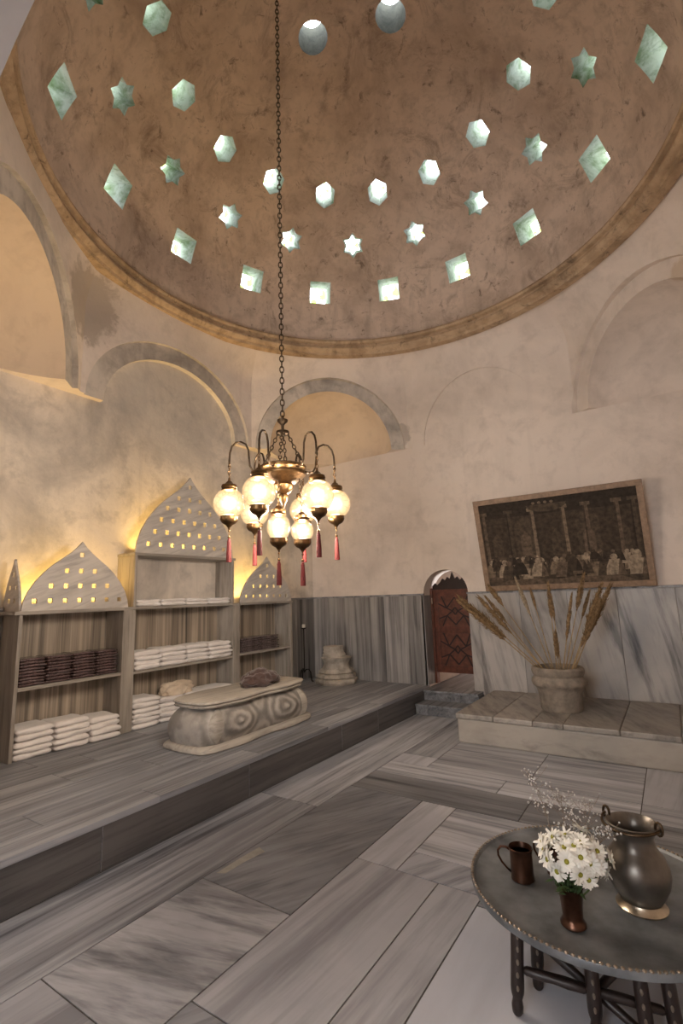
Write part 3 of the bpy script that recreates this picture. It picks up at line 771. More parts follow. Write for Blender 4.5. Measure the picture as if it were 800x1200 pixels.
# ------------------------------------------------------------------ shelving
XS, XD = -4.39, -4.685
def ogee(w, h):
    half = [(0, 0), (.012, .12), (.045, .26), (.10, .40), (.17, .535), (.25, .65), (.33, .745), (.40, .83), (.45, .905), (.48, .96), (.5, 1.0)]
    return [(a * w, b * h) for a, b in half] + [((1 - a) * w, b * h) for a, b in half[::-1][1:]]
def quatre(cx, cy, r):
    out = []
    for k in range(32):
        a = 2 * PI * k / 32; q = r * (.74 + .30 * abs(math.sin(2 * a)) ** .8); out.append((cx + q * math.cos(a), cy + q * math.sin(a)))
    return out
def gable_mesh(w, h, rows, th, name, hr):
    cu = bpy.data.curves.new(name, 'CURVE'); cu.dimensions = '2D'; cu.fill_mode = 'BOTH'; cu.extrude = th / 2
    def sp(pts):
        s = cu.splines.new('POLY'); s.points.add(len(pts) - 1)
        for p, q in zip(s.points, pts): p.co = (q[0], q[1], 0, 1)
        s.use_cyclic_u = True
    sp(ogee(w, h))
    for (v, n, half) in rows:
        for k in range(n):
            u = w / 2 + (0 if n == 1 else (k - (n - 1) / 2) * half)
            sp(quatre(u, v * h, hr * .9))
    o = bpy.data.objects.new('tmp', cu); COL.objects.link(o)
    me = bpy.data.meshes.new_from_object(o.evaluated_get(bpy.context.evaluated_depsgraph_get()))
    bpy.data.objects.remove(o); bm = bmesh.new(); bm.from_mesh(me); bmesh.ops.remove_doubles(bm, verts=bm.verts[:], dist=1e-5); bm.to_mesh(me); bm.free(); me.name = name; me.materials.clear(); me.materials.append(MAT['gable']); return me
def place_gable(unit, me, y, z, x, side=False):
    o = bpy.data.objects.new('pierced_gable', me); COL.objects.link(o); o.parent = unit
    # curve lies in xy -> map x->world y, y->world z (front gable) or x->world x (side gable)
    o.location = (x, y, z); o.rotation_euler = (PI / 2, 0, 0 if side else PI / 2)
    return o
def bx(unit, name, mat, *b, bev=.004):
    m = MB(); m.box(*b); return m.build(name, [mat], unit, bevel=bev)
D = XD - XS      # negative depth (local x from 0 at the front to D at the wall)
def unit(label, y0, y1, top, shelves, lp, rp, ov=.0):
    u = thing('shelf_unit', label, 'shelf unit', (XS, y0, ZP)); L = y1 - y0
    t = top - ZP
    if lp: bx(u, 'side_panel', 'shelf', D, 0, 0, lp, 0, t - .03)
    if rp: bx(u, 'side_panel', 'shelf', D, 0, L - rp, L, 0, t - .03)
    bx(u, 'back_panel', 'shelfback', D, D + .015, lp, L - rp, 0, t - .03, bev=0)
    bx(u, 'top_slab', 'shelfh', D, .015, -ov, L, t - .03, t)
    for s in shelves: bx(u, 'shelf', 'shelfh', D + .015, -.002, lp + .0005, L - rp - .0005, s - ZP - .028, s - ZP)
    return u
uL = unit('left marble shelf unit with small packs above and white towels on the floor', 1.88, 2.7895, 1.42, [.82], .028, 0, .04)
uM = unit('tall middle marble shelf unit holding three levels of white towels', 2.79, 4.3195, 1.955, [.81, 1.42], .13, .11)
uR = unit('right marble shelf unit with two dark stacks and an empty lower bay', 4.32, 5.31, 1.42, [.82], 0, .05)
# upper stage of the middle unit is set in: only between the pillars, with a pale plaster back
for o in list(uM.children):
    if o.name.startswith(('side_panel', 'top_slab', 'back_panel')): bpy.data.objects.remove(o)
bx(uM, 'side_panel', 'shelf', D, 0, 0, .13, 0, 1.42 - ZP - .03); bx(uM, 'side_panel', 'shelf', D, 0, 1.4195, 1.5295, 0, 1.42 - ZP - .03)
bx(uM, 'ledge', 'shelfh', D, .004, 0, .1295, 1.42 - ZP - .03, 1.42 - ZP); bx(uM, 'ledge', 'shelfh', D, .004, 1.42, 1.5295, 1.42 - ZP - .03, 1.42 - ZP)
bx(uM, 'back_panel', 'shelfback', D, D + .015, .13, 1.419, 0, 1.42 - ZP - .03, bev=0)
bx(uM, 'upper_side_panel', 'shelf', D, 0, .10, .13, 1.42 - ZP, 1.925 - ZP); bx(uM, 'upper_side_panel', 'shelf', D, 0, 1.40, 1.43, 1.42 - ZP, 1.925 - ZP)
bx(uM, 'top_slab', 'shelfh', D, .01, .09, 1.45, 1.925 - ZP, 1.955 - ZP)
g = gable_mesh(.945, .60, [(.13, 7, .125), (.34, 5, .125), (.56, 3, .125), (.80, 1, 0)], .022, 'pierced_gable_wide', .027); place_gable(uL, g, .01, 1.42 - ZP, -.012)
g = gable_mesh(1.31, .885, [(.11, 8, .145), (.26, 7, .145), (.41, 6, .145), (.56, 5, .145), (.705, 3, .145), (.87, 1, 0)], .022, 'pierced_gable_tall', .032); place_gable(uM, g, .10, 1.955 - ZP, -.012)
g = gable_mesh(.97, .58, [(.13, 7, .125), (.34, 5, .125), (.56, 3, .125), (.80, 1, 0)], .022, 'pierced_gable_end', .027); place_gable(uR, g, .005, 1.42 - ZP, -.012)
g = gable_mesh(.285, .43, [(.2, 2, .10), (.45, 2, .10), (.70, 1, 0)], .02, 'pierced_gable_small', .027); place_gable(uL, g, .005, 1.42 - ZP, D + .0, side=True)

# hidden LED strips behind the gables (the yellow glow on the wall)
def strip(name, loc, ly, power, rot=(0, PI / 2 + 2.2, 0), sx=.05):
    l = bpy.data.lights.new(name, 'AREA'); l.shape = 'RECTANGLE'; l.size = sx; l.size_y = ly; l.energy = power; l.spread = 2.3; l.color = (1., .62, .16)
    o = bpy.data.objects.new(name, l); COL.objects.link(o); o.location = loc; o.rotation_euler = rot; return o
LED = .62
strip('led_strip', (-4.60, 2.34, 1.435), .75, 9 * LED, (0, PI, 0)); strip('led_strip', (-4.60, 3.55, 1.97), 1.05, 9 * LED, (0, PI, 0)); strip('led_strip', (-4.60, 4.80, 1.435), .75, 9 * LED, (0, PI, 0))

# ------------------------------------------------------------------ towels
def towel_mesh(name, w, d, h, seed, amp=.006):
    """folded towel: rounded fold at the front (+x), soft uneven sides"""
    rnd = random.Random(seed); nx, ny = 10, 12; vs, fs = [], []
    ph = [rnd.random() * 6 for _ in range(6)]
    sec = []
    for k in range(9):                                   # fold round at the front
        a = -PI / 2 + PI * k / 8; sec.append((d / 2 - h / 2 + h * .5 * math.cos(a), h / 2 + h / 2 * math.sin(a)))
    for k in range(1, nx): sec.append((d / 2 - h / 2 - (d - h) * k / nx, h))
    for k in range(5): a = PI / 2 + PI * k / 4; sec.append((-d / 2 + h / 2 + h * .3 * math.cos(a), h / 2 + h / 2 * math.sin(a)))
    for k in range(1, nx): sec.append((-d / 2 + h / 2 + (d - h) * k / nx, 0))
    ns = len(sec)
    for j in range(ny + 1):
        v = j / ny; y = (v - .5) * w
        pin = 1 - (.35 if j in (0, ny) else 0)
        for (x, z) in sec:
            zz = h / 2 + (z - h / 2) * pin
            nz = noise.noise(Vector((x * 9 + ph[0], y * 7 + ph[1], zz * 6 + seed))) * amp
            nx_ = noise.noise(Vector((y * 9 + ph[2], zz * 22, seed * 1.7))) * amp * 2.2
            vs.append((x + nx_, y + nx_ * .6 * (v - .5) * 2, zz + nz * (1 if z > h * .3 else .2) * 1.0))
    for j in range(ny):
        for i in range(ns):
            k = (i + 1) % ns; fs.append((j * ns + i, j * ns + k, (j + 1) * ns + k, (j + 1) * ns + i))
    fs.append(tuple(range(ns))[::-1]); fs.append(tuple(ny * ns + i for i in range(ns)))
    m = MB(); m.add(vs, fs); me = m.mesh(name, ['towel'], smooth=True); return me
ORD = ['lowest', 'second from the bottom', 'third from the bottom', 'fourth from the bottom', 'fifth from the bottom', 'sixth from the bottom', 'seventh from the bottom', 'eighth from the bottom', 'ninth from the bottom']
STK = ['leftmost stack', 'second stack from left', 'third stack from left', 'rightmost stack']
tw = {}
def stack(kind, y0, y1, z, n, h, d, place, si, nst, group, xoff=0., jit=.006, lean=0., first_top=True):
    w = y1 - y0 - .008
    st = STK[si] if nst > 2 else ('left stack', 'right stack')[si]
    if nst > 2 and si == nst - 1: st = 'rightmost stack'
    for k in range(n):
        key = (kind, round(w, 2), round(d, 2), round(h, 3), k % 3)
        if key not in tw:
            me = towel_mesh('folded_towel' if kind == 'white' else 'wrapped_pack', w, d, h * .985, len(tw) + 3, .010 if kind == 'white' else .006)
            me.materials[0] = MAT['towel' if kind == 'white' else ('darkpack' if kind == 'dark' else 'darkpackb')]; tw[key] = me
        o = bpy.data.objects.new('folded_towel' if kind == 'white' else 'wrapped_textile', tw[key]); COL.objects.link(o)
        o.location = (XS - d / 2 + xoff + random.uniform(-jit, jit) - .012 * (k == n - 1), (y0 + y1) / 2 + random.uniform(-jit, jit) * .4 , z + .0005 + k * h)
        o.rotation_euler = (lean, 0, random.uniform(-.03, .03) if kind == 'white' else random.uniform(-.05, .05))
        pos = 'topmost' if k == n - 1 and n > 1 else ORD[k]
        if kind == 'white': tag(o, 'white towel, %s in %s, %s' % (pos, st, place), 'towel', group)
        else: tag(o, 'plum wrapped pack, %s in %s, %s' % (pos, st, place), 'textile pack', group)
for i, (a, b, n, h, xo) in enumerate(((1.915, 2.205, 5, .047, .015), (2.21, 2.50, 5, .046, .025), (2.505, 2.775, 4, .05, .04))):
    stack('white', a, b, ZP, n, h, .28, 'left unit floor level', i, 3, 'white towels at the bottom of the left unit', xo, .012, .0)
for i, (a, b) in enumerate(((1.915, 2.12), (2.125, 2.34), (2.345, 2.55), (2.555, 2.765))):
    stack('dark', a, b, .82, 9, .0245, .22, 'left unit upper shelf', i, 4, 'wrapped packs in the left unit', -.012, .007)
for i, (a, b, n) in enumerate(((2.93, 3.225, 4), (3.23, 3.54, 4), (3.545, 3.855, 4), (3.86, 4.195, 4))):
    stack('white', a, b, .81, n, (.043, .046, .045, .044)[i], .27, 'middle unit middle shelf', i, 4, 'white towels on the middle shelf', .005, .01)
for i, (a, b) in enumerate(((2.935, 3.225), (3.23, 3.53), (3.535, 3.84), (3.845, 4.175))):
    stack('white', a, b, 1.42, 2, .034, .25, 'middle unit top shelf', i, 4, 'white towels on the top shelf', -.01, .006)
for i, (a, b, n) in enumerate(((2.93, 3.225, 6), (3.23, 3.53, 5), (3.535, 3.85, 5), (3.855, 4.195, 5))):
    stack('white', a, b, ZP, n, .046, .28, 'middle unit floor level', i, 4, 'white towels at the bottom of the middle unit', .01, .01)
for i, (a, b) in enumerate(((4.335, 4.66), (4.665, 5.05))):
    stack('darkb', a, b, .82, 8, .021, .22, 'right unit upper shelf', i, 2, 'wrapped packs in the right unit', -.02, .006)

def crumple(name, mat, label, cat, loc, size, seed, rz=0, lobes=5):
    bm = bmesh.new(); bmesh.ops.create_icosphere(bm, subdivisions=5, radius=1)
    for v in bm.verts:
        p = v.co.copy()
        n1 = noise.noise(p * 1.5 + Vector((seed, 0, 0))); rid = 1 - abs(noise.noise(Vector((p.x * 2.6 + seed, p.y * 3.4, p.z * 1.6)))) * 2
        rid2 = 1 - abs(noise.noise(p * 5.2 + Vector((0, seed, 0)))) * 2
        s = 1 + .34 * n1 + .16 * rid + .06 * rid2
        q = p * s; v.co = (q.x * size[0], q.y * size[1], max(q.z, -.55) * size[2])
    mz = min(v.co.z for v in bm.verts)
    for v in bm.verts: v.co.z -= mz
    me = bpy.data.meshes.new(name); bm.to_mesh(me); bm.free(); me.materials.append(MAT[mat])
    for p in me.polygons: p.use_smooth = True
    o = bpy.data.objects.new(name, me); COL.objects.link(o); o.location = loc; o.rotation_euler = (0, 0, rz); return tag(o, label, cat)
crumple('crumpled_cloth', 'towelb', 'crumpled cream cloth heaped on the towels behind the carved bench', 'cloth', (-4.52, 3.52, ZP + .231), (.10, .17, .075), 3)

# ------------------------------------------------------------------ carved bench
BC = Vector((-3.42, 3.42, ZP)); BL = 1.37; BWd = .53; BH = .375
be = thing('carved_bench', 'carved grey marble chest bench with oval bosses, standing on the platform', 'bench', BC)
def bench_outline(L, W, cham, wave, n=26, lob=2):
    """plan outline, counter-clockwise, chamfered corners, gently wavy long sides"""
    pts = []; hx, hy = W / 2, L / 2
    for k in range(n + 1):
        s = k / n; y = -hy + cham + (L - 2 * cham) * s; pts.append((hx + wave * math.sin(PI * s * 4 - PI / 2) * .5 + wave * .5, y))
    for k in range(1, 5): pts.append((hx - cham * k / 5 * .8, hy - cham + cham * math.sin(PI / 2 * k / 5)))
    for k in range(7): pts.append((hx - cham - (W - 2 * cham) * k / 6, hy + .012 * math.sin(PI * k / 6)))
    for k in range(1, 5): pts.append((-hx + cham * (1 - k / 5) * .8, hy - cham * (1 - math.cos(PI / 2 * k / 5)) ** 1))
    for k in range(n + 1):
        s = k / n; pts.append((-hx - wave * .5 - wave * math.sin(PI * s * 4 - PI / 2) * .5, hy - cham - (L - 2 * cham) * s))
    for k in range(1, 5): pts.append((-hx + cham * k / 5 * .8, -hy + cham - cham * math.sin(PI / 2 * k / 5)))
    for k in range(7): pts.append((-hx + cham + (W - 2 * cham) * k / 6, -hy - .012 * math.sin(PI * k / 6)))
    for k in range(1, 5): pts.append((hx - cham * (1 - k / 5) * .8, -hy + cham * (1 - math.cos(PI / 2 * k / 5))))
    return pts
def loft(sections, mats, name, parent, matfn=None, smooth='auto', disp=None):
    n = len(sections[0][0]); vs, fs, mi = [], [], []
    for pts, z in sections:
        for x, y in pts:
            v = Vector((x, y, z))
            if disp: v = disp(v)
            vs.append(v)
    m = MB()
    for j in range(len(sections) - 1):
        for i in range(n):
            k = (i + 1) % n; fs.append((j * n + i, j * n + k, (j + 1) * n + k, (j + 1) * n + i))
    fs.append(tuple(range(n))[::-1]); fs.append(tuple((len(sections) - 1) * n + i for i in range(n)))
    m.add(vs, fs)
    if matfn: m.mi = [matfn(sum((Vector(vs[i]) for i in f), Vector()) / len(f)) for f in fs]
    return m.build(name, mats, parent, smooth=smooth)
def lin(a, b, n): return [a + (b - a) * k / n for k in range(n + 1)]
sec = [(bench_outline(BL + dl, BWd + dl, .10, .03), z) for dl, z in ((.03, 0), (.05, .012), (.045, .032), (.02, .045), (-.01, .052))]
loft(sec, ['benchlight'], 'base_slab', be)
sec = []
for k in range(21):
    s = k / 20; bul = -.035 * (2 * s - .75) ** 2 / .9 + .012
    bul -= max(0, s - .55) ** 2 * .12
    sec.append((bench_outline(BL + bul * 1.9 - .01, BWd - .01 + bul * 2.0, .12, .004, n=60), .05 + (BH - .10) * s))
def boss(v):
    v = v.copy()
    for cy in (-.33, .27):
        r = math.sqrt(((v.y - cy) / .21) ** 2 + ((v.z - .19) / .115) ** 2)
        if r < 1.25: v.x += (.028 * max(0, 1 - r * r / 1.3) + .007 * math.cos(r * 11) * max(0, 1.25 - r)) * (1 if v.x > 0 else -1)
    return v
loft(sec, ['bench'], 'body', be, None, disp=boss)
def lens_strip(idx0):
    """pale leaf-shaped strip standing proud of a front corner, following the body's profile"""
    m = MB(); vs, fs = [], []; nw = 8; rows_ = sec[1:-1]
    for j, (pts, z) in enumerate(rows_):
        hw = .068 * math.sin(PI * (j + .35) / (len(rows_) - .3)) ** .7
        def arc(sv):
            i = idx0; step = 1 if sv >= 0 else -1; left = abs(sv)
            while True:
                a, b = Vector(pts[i % len(pts)]), Vector(pts[(i + step) % len(pts)]); L = (b - a).length
                if L >= left: return a + (b - a) * (left / max(L, 1e-6))
                left -= L; i += step
        for k in range(nw + 1):
            q = (2 * k / nw - 1); p = arc(q * hw); o = p.normalized()
            v = boss(Vector((p.x, p.y, z))); h_ = .004 + .014 * (1 - q * q)
            vs.append(v + Vector((o.x, o.y, 0)) * h_)
    for j in range(len(rows_) - 1):
        for k in range(nw): fs.append((j * (nw + 1) + k, j * (nw + 1) + k + 1, (j + 1) * (nw + 1) + k + 1, (j + 1) * (nw + 1) + k))
    n_ = len(vs); inner = [v - Vector((v.x * .16, v.y * .06, 0)) for v in vs]; W_ = nw + 1; R_ = len(rows_)
    fs += [tuple(n_ + i for i in f[::-1]) for f in fs]
    ring = list(range(W_)) + [j * W_ + nw for j in range(1, R_)] + [(R_ - 1) * W_ + k for k in range(nw - 1, -1, -1)] + [j * W_ for j in range(R_ - 2, 0, -1)]
    for a, b in zip(ring, ring[1:] + ring[:1]): fs.append((a, b, n_ + b, n_ + a))
    m.add(vs + inner, fs); m.build('corner_leaf', ['benchlight'], be, smooth='auto')
lens_strip(0); lens_strip(60)
sec = [(bench_outline(BL - .11 + dl, BWd - .085 + dl, .12, .03, n=40), z) for dl, z in ((-.04, BH - .055), (.03, BH - .05), (.045, BH - .038), (.03, BH - .026), (.04, BH - .02), (.06, BH - .012), (.055, BH), (.04, BH + .004))]
loft(sec, ['benchlight'], 'lid', be)
crumple('crumpled_cloth', 'brown', 'crumpled dark brown cloth lying on the carved bench', 'cloth', (-3.40, 3.62, ZP + BH + .003), (.13, .19, .085), 11.3, .2)

# ------------------------------------------------------------------ candle stand and column base
cs = thing('candle_stand', 'thin black iron candle stand on scrolled feet in the platform corner', 'candle stand', (-4.52, 5.72, ZP))
m = MB(); m.tube([(0, 0, .13), (0, 0, .74)], .008, 10); m.build('pole', ['iron'], cs, smooth='auto')
for k in range(3):
    a = 2 * PI * k / 3 + .5; u = Vector((math.cos(a), math.sin(a), 0))
    pts = [Vector((0, 0, .14)) + u * .0, u * .025 + Vector((0, 0, .172)), u * .065 + Vector((0, 0, .175)), u * .09 + Vector((0, 0, .13)), u * .095 + Vector((0, 0, .06)), u * .105 + Vector((0, 0, .012)), u * .13 + Vector((0, 0, .009))]
    m = MB(); m.tube(pts, .009, 8); m.build('foot', ['iron'], cs, smooth='auto')
m = MB(); m.lathe([(0, .735), (.02, .737), (.042, .75), (.045, .756), (.0, .754)], seg=24); m.build('drip_pan', ['iron'], cs, smooth='auto')
m = MB(); m.lathe([(0, .757), (.024, .757), (.024, .80), (.02, .804), (0, .802)], seg=20); m.build('candle', ['wax'], cs, smooth='auto')

cb = thing('column_base', 'worn pale stone column base resting on the platform by the grey dado', 'stone fragment', (-4.06, 5.86, ZP), .35)
m = MB()
def octo(r): return [(r * math.cos(PI / 8 + k * PI / 4) * (1 + .02 * math.sin(k * 2.1)), r * math.sin(PI / 8 + k * PI / 4)) for k in range(8)]
secs = [(octo(.285), 0), (octo(.30), .03), (octo(.295), .06), (octo(.262), .075), (octo(.282), .09), (octo(.27), .125), (octo(.235), .135), (octo(.255), .155), (octo(.225), .195)]
loft(secs, ['stone'], 'octagonal_foot', cb, smooth=False)
m.lathe([(0, .19), (.205, .19), (.19, .215), (.175, .26), (.185, .30), (.205, .325), (.215, .345), (.20, .352), (0, .352)], seg=32, fn=lambda a, z: 1 + .02 * math.sin(5 * a + z * 20)); m.build('neck', ['stone'], cb, smooth='auto')
m = MB(); m.M = Matrix.Translation((-.035, .03, 0)); m.lathe([(0, .35), (.165, .35), (.17, .38), (.15, .40), (.155, .43), (.145, .445), (.15, .48), (.14, .495), (0, .50)], seg=28, fn=lambda a, z: 1 + .05 * math.sin(2 * a + z * 14) - .12 * max(0, math.cos(a - .2)) * (z > .40)); m.build('broken_shaft', ['stone'], cb, smooth='auto')

# ------------------------------------------------------------------ chandelier
CH = Vector((-2.0, 2.35, 0))
topz = DH + DR * DK * math.sqrt(1 - ((CH.x - DC.x) ** 2 + (CH.y - DC.y) ** 2) / DR ** 2)
chd = thing('chandelier', 'brass mosque style chandelier with lit crackle glass globes hanging from the dome', 'chandelier', (CH.x, CH.y, 2.0))
def chain(m, p, q, link, r, wid):
    p, q = Vector(p), Vector(q); d = q - p; n = max(2, int(d.length / (link * .78))); dn = d.normalized(); u0 = dn.orthogonal().normalized(); w0 = dn.cross(u0)
    for k in range(n):
        c = p + d * ((k + .5) / n); u = u0 if k % 2 else w0
        pts = [c + dn * (link / 2) * math.cos(2 * PI * i / 10) + u * wid * math.sin(2 * PI * i / 10) for i in range(10)]
        m.tube(pts, r, 5, closed=True)
m = MB(); chain(m, (0, 0, topz - 2.0 - .01), (0, 0, .635), .05, .0042, .013); m.build('hanging_chain', ['darkbrass'], chd, smooth=True)
m = MB(); m.lathe([(0, topz - 2.03), (.05, topz - 2.03), (.06, topz - 2.0), (.02, topz - 1.97), (0, topz - 1.97)], seg=20); m.build('ceiling_hook_plate', ['darkbrass'], chd, smooth='auto')
m = MB(); m.lathe([(0, .645), (.008, .64), (.01, .625), (.036, .612), (.034, .60), (.02, .588), (.010, .575), (.009, .545), (.02, .538), (.042, .533), (.044, .515), (.03, .508), (0, .506)], seg=28); m.build('finial', ['darkbrass'], chd, smooth='auto')
for k in range(4):
    a = PI / 2 * k + .55; m = MB(); chain(m, (.034 * math.cos(a), .034 * math.sin(a), .512), (.135 * math.cos(a), .135 * math.sin(a), .287), .032, .0036, .010); m.build('bowl_chain', ['darkbrass'], chd, smooth=True)
bowl = [(.0, .012), (.006, .02), (.012, .05), (.024, .07), (.03, .10), (.026, .11), (.045, .125), (.062, .15), (.066, .168), (.06, .178), (.09, .19), (.115, .215), (.134, .225), (.144, .232), (.146, .245), (.136, .252), (.140, .268), (.148, .275), (.15, .29), (.142, .297), (.135, .294), (.128, .25), (.10, .215), (.05, .19), (0, .185)]
m = MB(); m.lathe(bowl, seg=48, fn=lambda a, z: 1 + .012 * math.cos(24 * a)); m.build('bowl', ['brass'], chd, smooth='auto')
def make_lantern(r, egg, topchain):
    """parts built around the globe centre (0,0,0)"""
    cap = MB(); zt = r * .93 * egg
    cap.lathe([(0, zt + .078), (.006, zt + .074), (.009, zt + .055), (.018, zt + .048), (.026, zt + .035), (.046, zt + .028), (.05, zt + .012), (.044, zt + .004), (.052, zt - .004), (r * .5, zt - .012), (r * .42, zt - .016), (0, zt - .016)], seg=28, fn=lambda a, z: 1 + .02 * math.cos(12 * a))
    chain(cap, (0, 0, zt + .076), (0, 0, zt + .076 + topchain), .024, .0028, .0075)
    gl = MB(); gl.ball((0, 0, 0), r, 0, 32, 20, (1, 1, egg))
    zb = -r * .93 * egg; cup = MB()
    cup.lathe([(0, zb - .075), (.005, zb - .075), (.007, zb - .062), (.013, zb - .055), (.02, zb - .045), (.04, zb - .034), (.05, zb - .022), (.055, zb - .008), (.052, zb + .004), (.055, zb + .012), (r * .48, zb + .016), (0, zb + .012)], seg=32, fn=lambda a, z: 1 + .035 * math.cos(14 * a))
    ts = MB(); z0 = zb - .07
    ts.tube([(0, 0, z0), (0, 0, z0 - .045)], .0022, 6, 1); ts.ball((0, 0, z0 - .012), .0065, 1, 10, 8); ts.ball((0, 0, z0 - .05), .009, 1, 12, 8); ts.ball((0, 0, z0 - .066), .0085, 0, 12, 8)
    ts.lathe([(0, z0 - .205), (.0155, z0 - .205), (.0145, z0 - .15), (.0105, z0 - .085), (.0115, z0 - .078), (.009, z0 - .07), (0, z0 - .068)], seg=24, fn=lambda a, z: 1 + .06 * math.cos(12 * a))
    return (cap.mesh('lantern_cap', ['brass'], 'auto'), gl.mesh('globe', ['globe'], True), cup.mesh('lantern_cup', ['brass'], 'auto'), ts.mesh('tassel', ['red', 'brass'], 'auto'))
def place_lantern(meshes, loc, rz=0):
    cap = bpy.data.objects.new('lantern', meshes[0]); COL.objects.link(cap); cap.parent = chd; cap.location = loc; cap.rotation_euler = (0, 0, rz)
    l = bpy.data.lights.new('bulb', 'POINT'); l.energy = BULB; l.color = BULB_C; l.shadow_soft_size = .03
    b = bpy.data.objects.new('bulb', l); COL.objects.link(b); b.parent = cap; b.location = (0, 0, 0)
    for nm, me in zip(('globe', 'cup', 'tassel'), meshes[1:]):
        o = bpy.data.objects.new(nm, me); COL.objects.link(o); o.parent = cap
big = make_lantern(.098, 1.0, .10); small = make_lantern(.072, 1.0, .12); egg = make_lantern(.073, 1.18, .10)
az0 = math.atan2(.762, -.648)          # direction camera -> chandelier
for k in range(6):
    th = math.radians(6 + 60 * k); ang = az0 - PI / 2 + th       # th measured from the viewer's right
    u = Vector((math.cos(ang), math.sin(ang), 0))
    rz = [(.140, .265), (.165, .258), (.195, .262), (.213, .295), (.218, .35), (.222, .40), (.238, .437), (.268, .452), (.30, .445), (.325, .418), (.337, .375), (.34, .325), (.34, .285)]
    P = [u * r + Vector((0, 0, z)) for r, z in rz]
    m = MB(); m.tube(P, .0065, 8); m.build('arm', ['darkbrass'], chd, smooth=True)
    place_lantern(big, u * .34 + Vector((0, 0, .05 + .01 * math.sin(k * 2))), k)
for th, rr, zz, ms in ((-110, .095, -.115, egg), (-25, .125, -.135, small)):
    ang = az0 - PI / 2 + math.radians(th); u = Vector((math.cos(ang), math.sin(ang), 0))
    m = MB(); chain(m, u * rr + Vector((0, 0, zz + .20)), u * rr * .9 + Vector((0, 0, .20)), .024, .003, .008); m.build('drop_chain', ['darkbrass'], chd, smooth=True)
    place_lantern(ms, u * rr + Vector((0, 0, zz)))

# ------------------------------------------------------------------ tray table
TZ = .288; TC = Vector((-.393, 2.315, TZ)); TR = .478
stn = thing('folding_table_stand', 'dark turned wood folding stand with bone inlay under the round tray', 'table stand', (TC.x, TC.y, 0))
legs = [(-.242, -.378), (-.205, -.215), (.02, -.42), (.165, -.37), (.26, -.35), (.12, .30), (-.15, .28)]
legs = [(-.235, -.368), (-.20, -.215), (.01, -.33), (.155, -.295), (.235, -.255), (.20, .22)]
lt = TZ - .012
def leg_mesh(top, bot):
    m = MB(); t, b = Vector(top), Vector(bot)
    P = [b + (t - b) * s for s in (0, .03, .10, .17, .20, .24, .30, .65, 1)]
    m.tube(P, [.012, .018, .020, .016, .019, .022, .023, .022, .023], 10)
    return m
for x, y in legs:
    m = leg_mesh((x * .93, y * .93, lt), (x, y, 0)); lg = m.build('leg', ['tablewood'], stn, smooth='auto')
    m = MB(); out = Vector((0, -1, 0)); ang0 = math.atan2(-TC.y - y, -TC.x - x)
    for k in range(5):
        s = .32 + .14 * k; p = Vector((x * (1 - .07 * s), y * (1 - .07 * s), lt * s)) + Vector((math.cos(ang0), math.sin(ang0), 0)) * .0205
        m.ball(p, .006, 0, 8, 6, (.9, .9, 1.7))
    m.build('inlay', ['inlay'], lg)
for a, b, z0_, z1_ in ((0, 4, .135, .10), (1, 3, .16, .03), (2, 5, .12, .12), (0, 2, .135, .125)):
    p, q = Vector((*legs[a], z0_)), Vector((*legs[b], z1_)); p.x *= .96; p.y *= .96; q.x *= .96; q.y *= .96
    d = (q - p).normalized(); p = p + d * .019; q = q - d * .019
    m = MB(); m.tube([p, p + d * .01, p + (q - p) * .3, p + (q - p) * .5, p + (q - p) * .7, q - d * .01, q], [.009, .014, .016, .013, .016, .014, .009], 10); m.build('stretcher', ['tablewood'], stn, smooth='auto')
tr = thing('round_tray', 'large round tinned copper tray with beaded rim on the folding stand', 'tray', TC)
m = MB(); m.lathe([(0, -.012), (TR - .03, -.012), (TR - .004, -.004), (TR, .016), (TR - .002, .022), (TR - .014, .022), (TR - .02, .012), (TR - .05, .003), (TR - .07, 0), (0, 0)], seg=128); m.build('tray_dish', ['tin'], tr, smooth='auto')
m = MB()
for k in range(150):
    a = 2 * PI * k / 150; m.ball(((TR - .007) * math.cos(a), (TR - .007) * math.sin(a), .022), .0068, 0, 8, 6, (1, 1, .8))
m.build('beaded_rim', ['tinrim'], tr, smooth=True)

# jug
jg = thing('pewter_jug', 'big bellied dull pewter jug with swing handle on the tray', 'jug', (-.237, 2.275, TZ))
prof = [(0, 0), (.083, 0), (.086, .006), (.074, .016), (.070, .026)]
m = MB(); m.lathe(prof + [(0, .026)], seg=48); m.build('foot_ring', ['pewterlight'], jg, smooth='auto')
body = [(0, .02), (.066, .024), (.082, .045), (.100, .08), (.108, .115), (.106, .145), (.094, .175), (.078, .195), (.070, .21), (.067, .23), (.069, .245), (.078, .262), (.088, .276), (.091, .283), (.086, .286), (.080, .28), (.066, .255), (.060, .225), (.066, .20), (.085, .17), (.095, .13), (.085, .07), (.05, .035), (0, .033)]
m = MB(); m.lathe(body, seg=56); m.build('body', ['pewter'], jg, smooth='auto')
hd = MB(); va = math.atan2(.5, -.95)
lug = [Vector((math.cos(a), math.sin(a), 0)) for a in (2.75, 2.75 + PI)]
pts = []
for k in range(25):                              # swing handle lying round the front of the rim
    a = 2.75 + PI * k / 24; pts.append((.101 * math.cos(a), .101 * math.sin(a), .288 - .012 * math.sin(PI * k / 24)))
hd.tube(pts, .0055, 8); hd.build('swing_handle', ['darkbrass'], jg, smooth=True)
for u in lug:
    m = MB(); c = u * .096 + Vector((0, 0, .29)); m.tube([c + u.cross(Vector((0, 0, 1))) * 0 + Vector((0, 0, .022 * math.sin(2 * PI * i / 12))) + u * .012 * math.cos(2 * PI * i / 12) for i in range(12)], .005, 6, closed=True); m.build('lug', ['darkbrass'], jg, smooth=True)

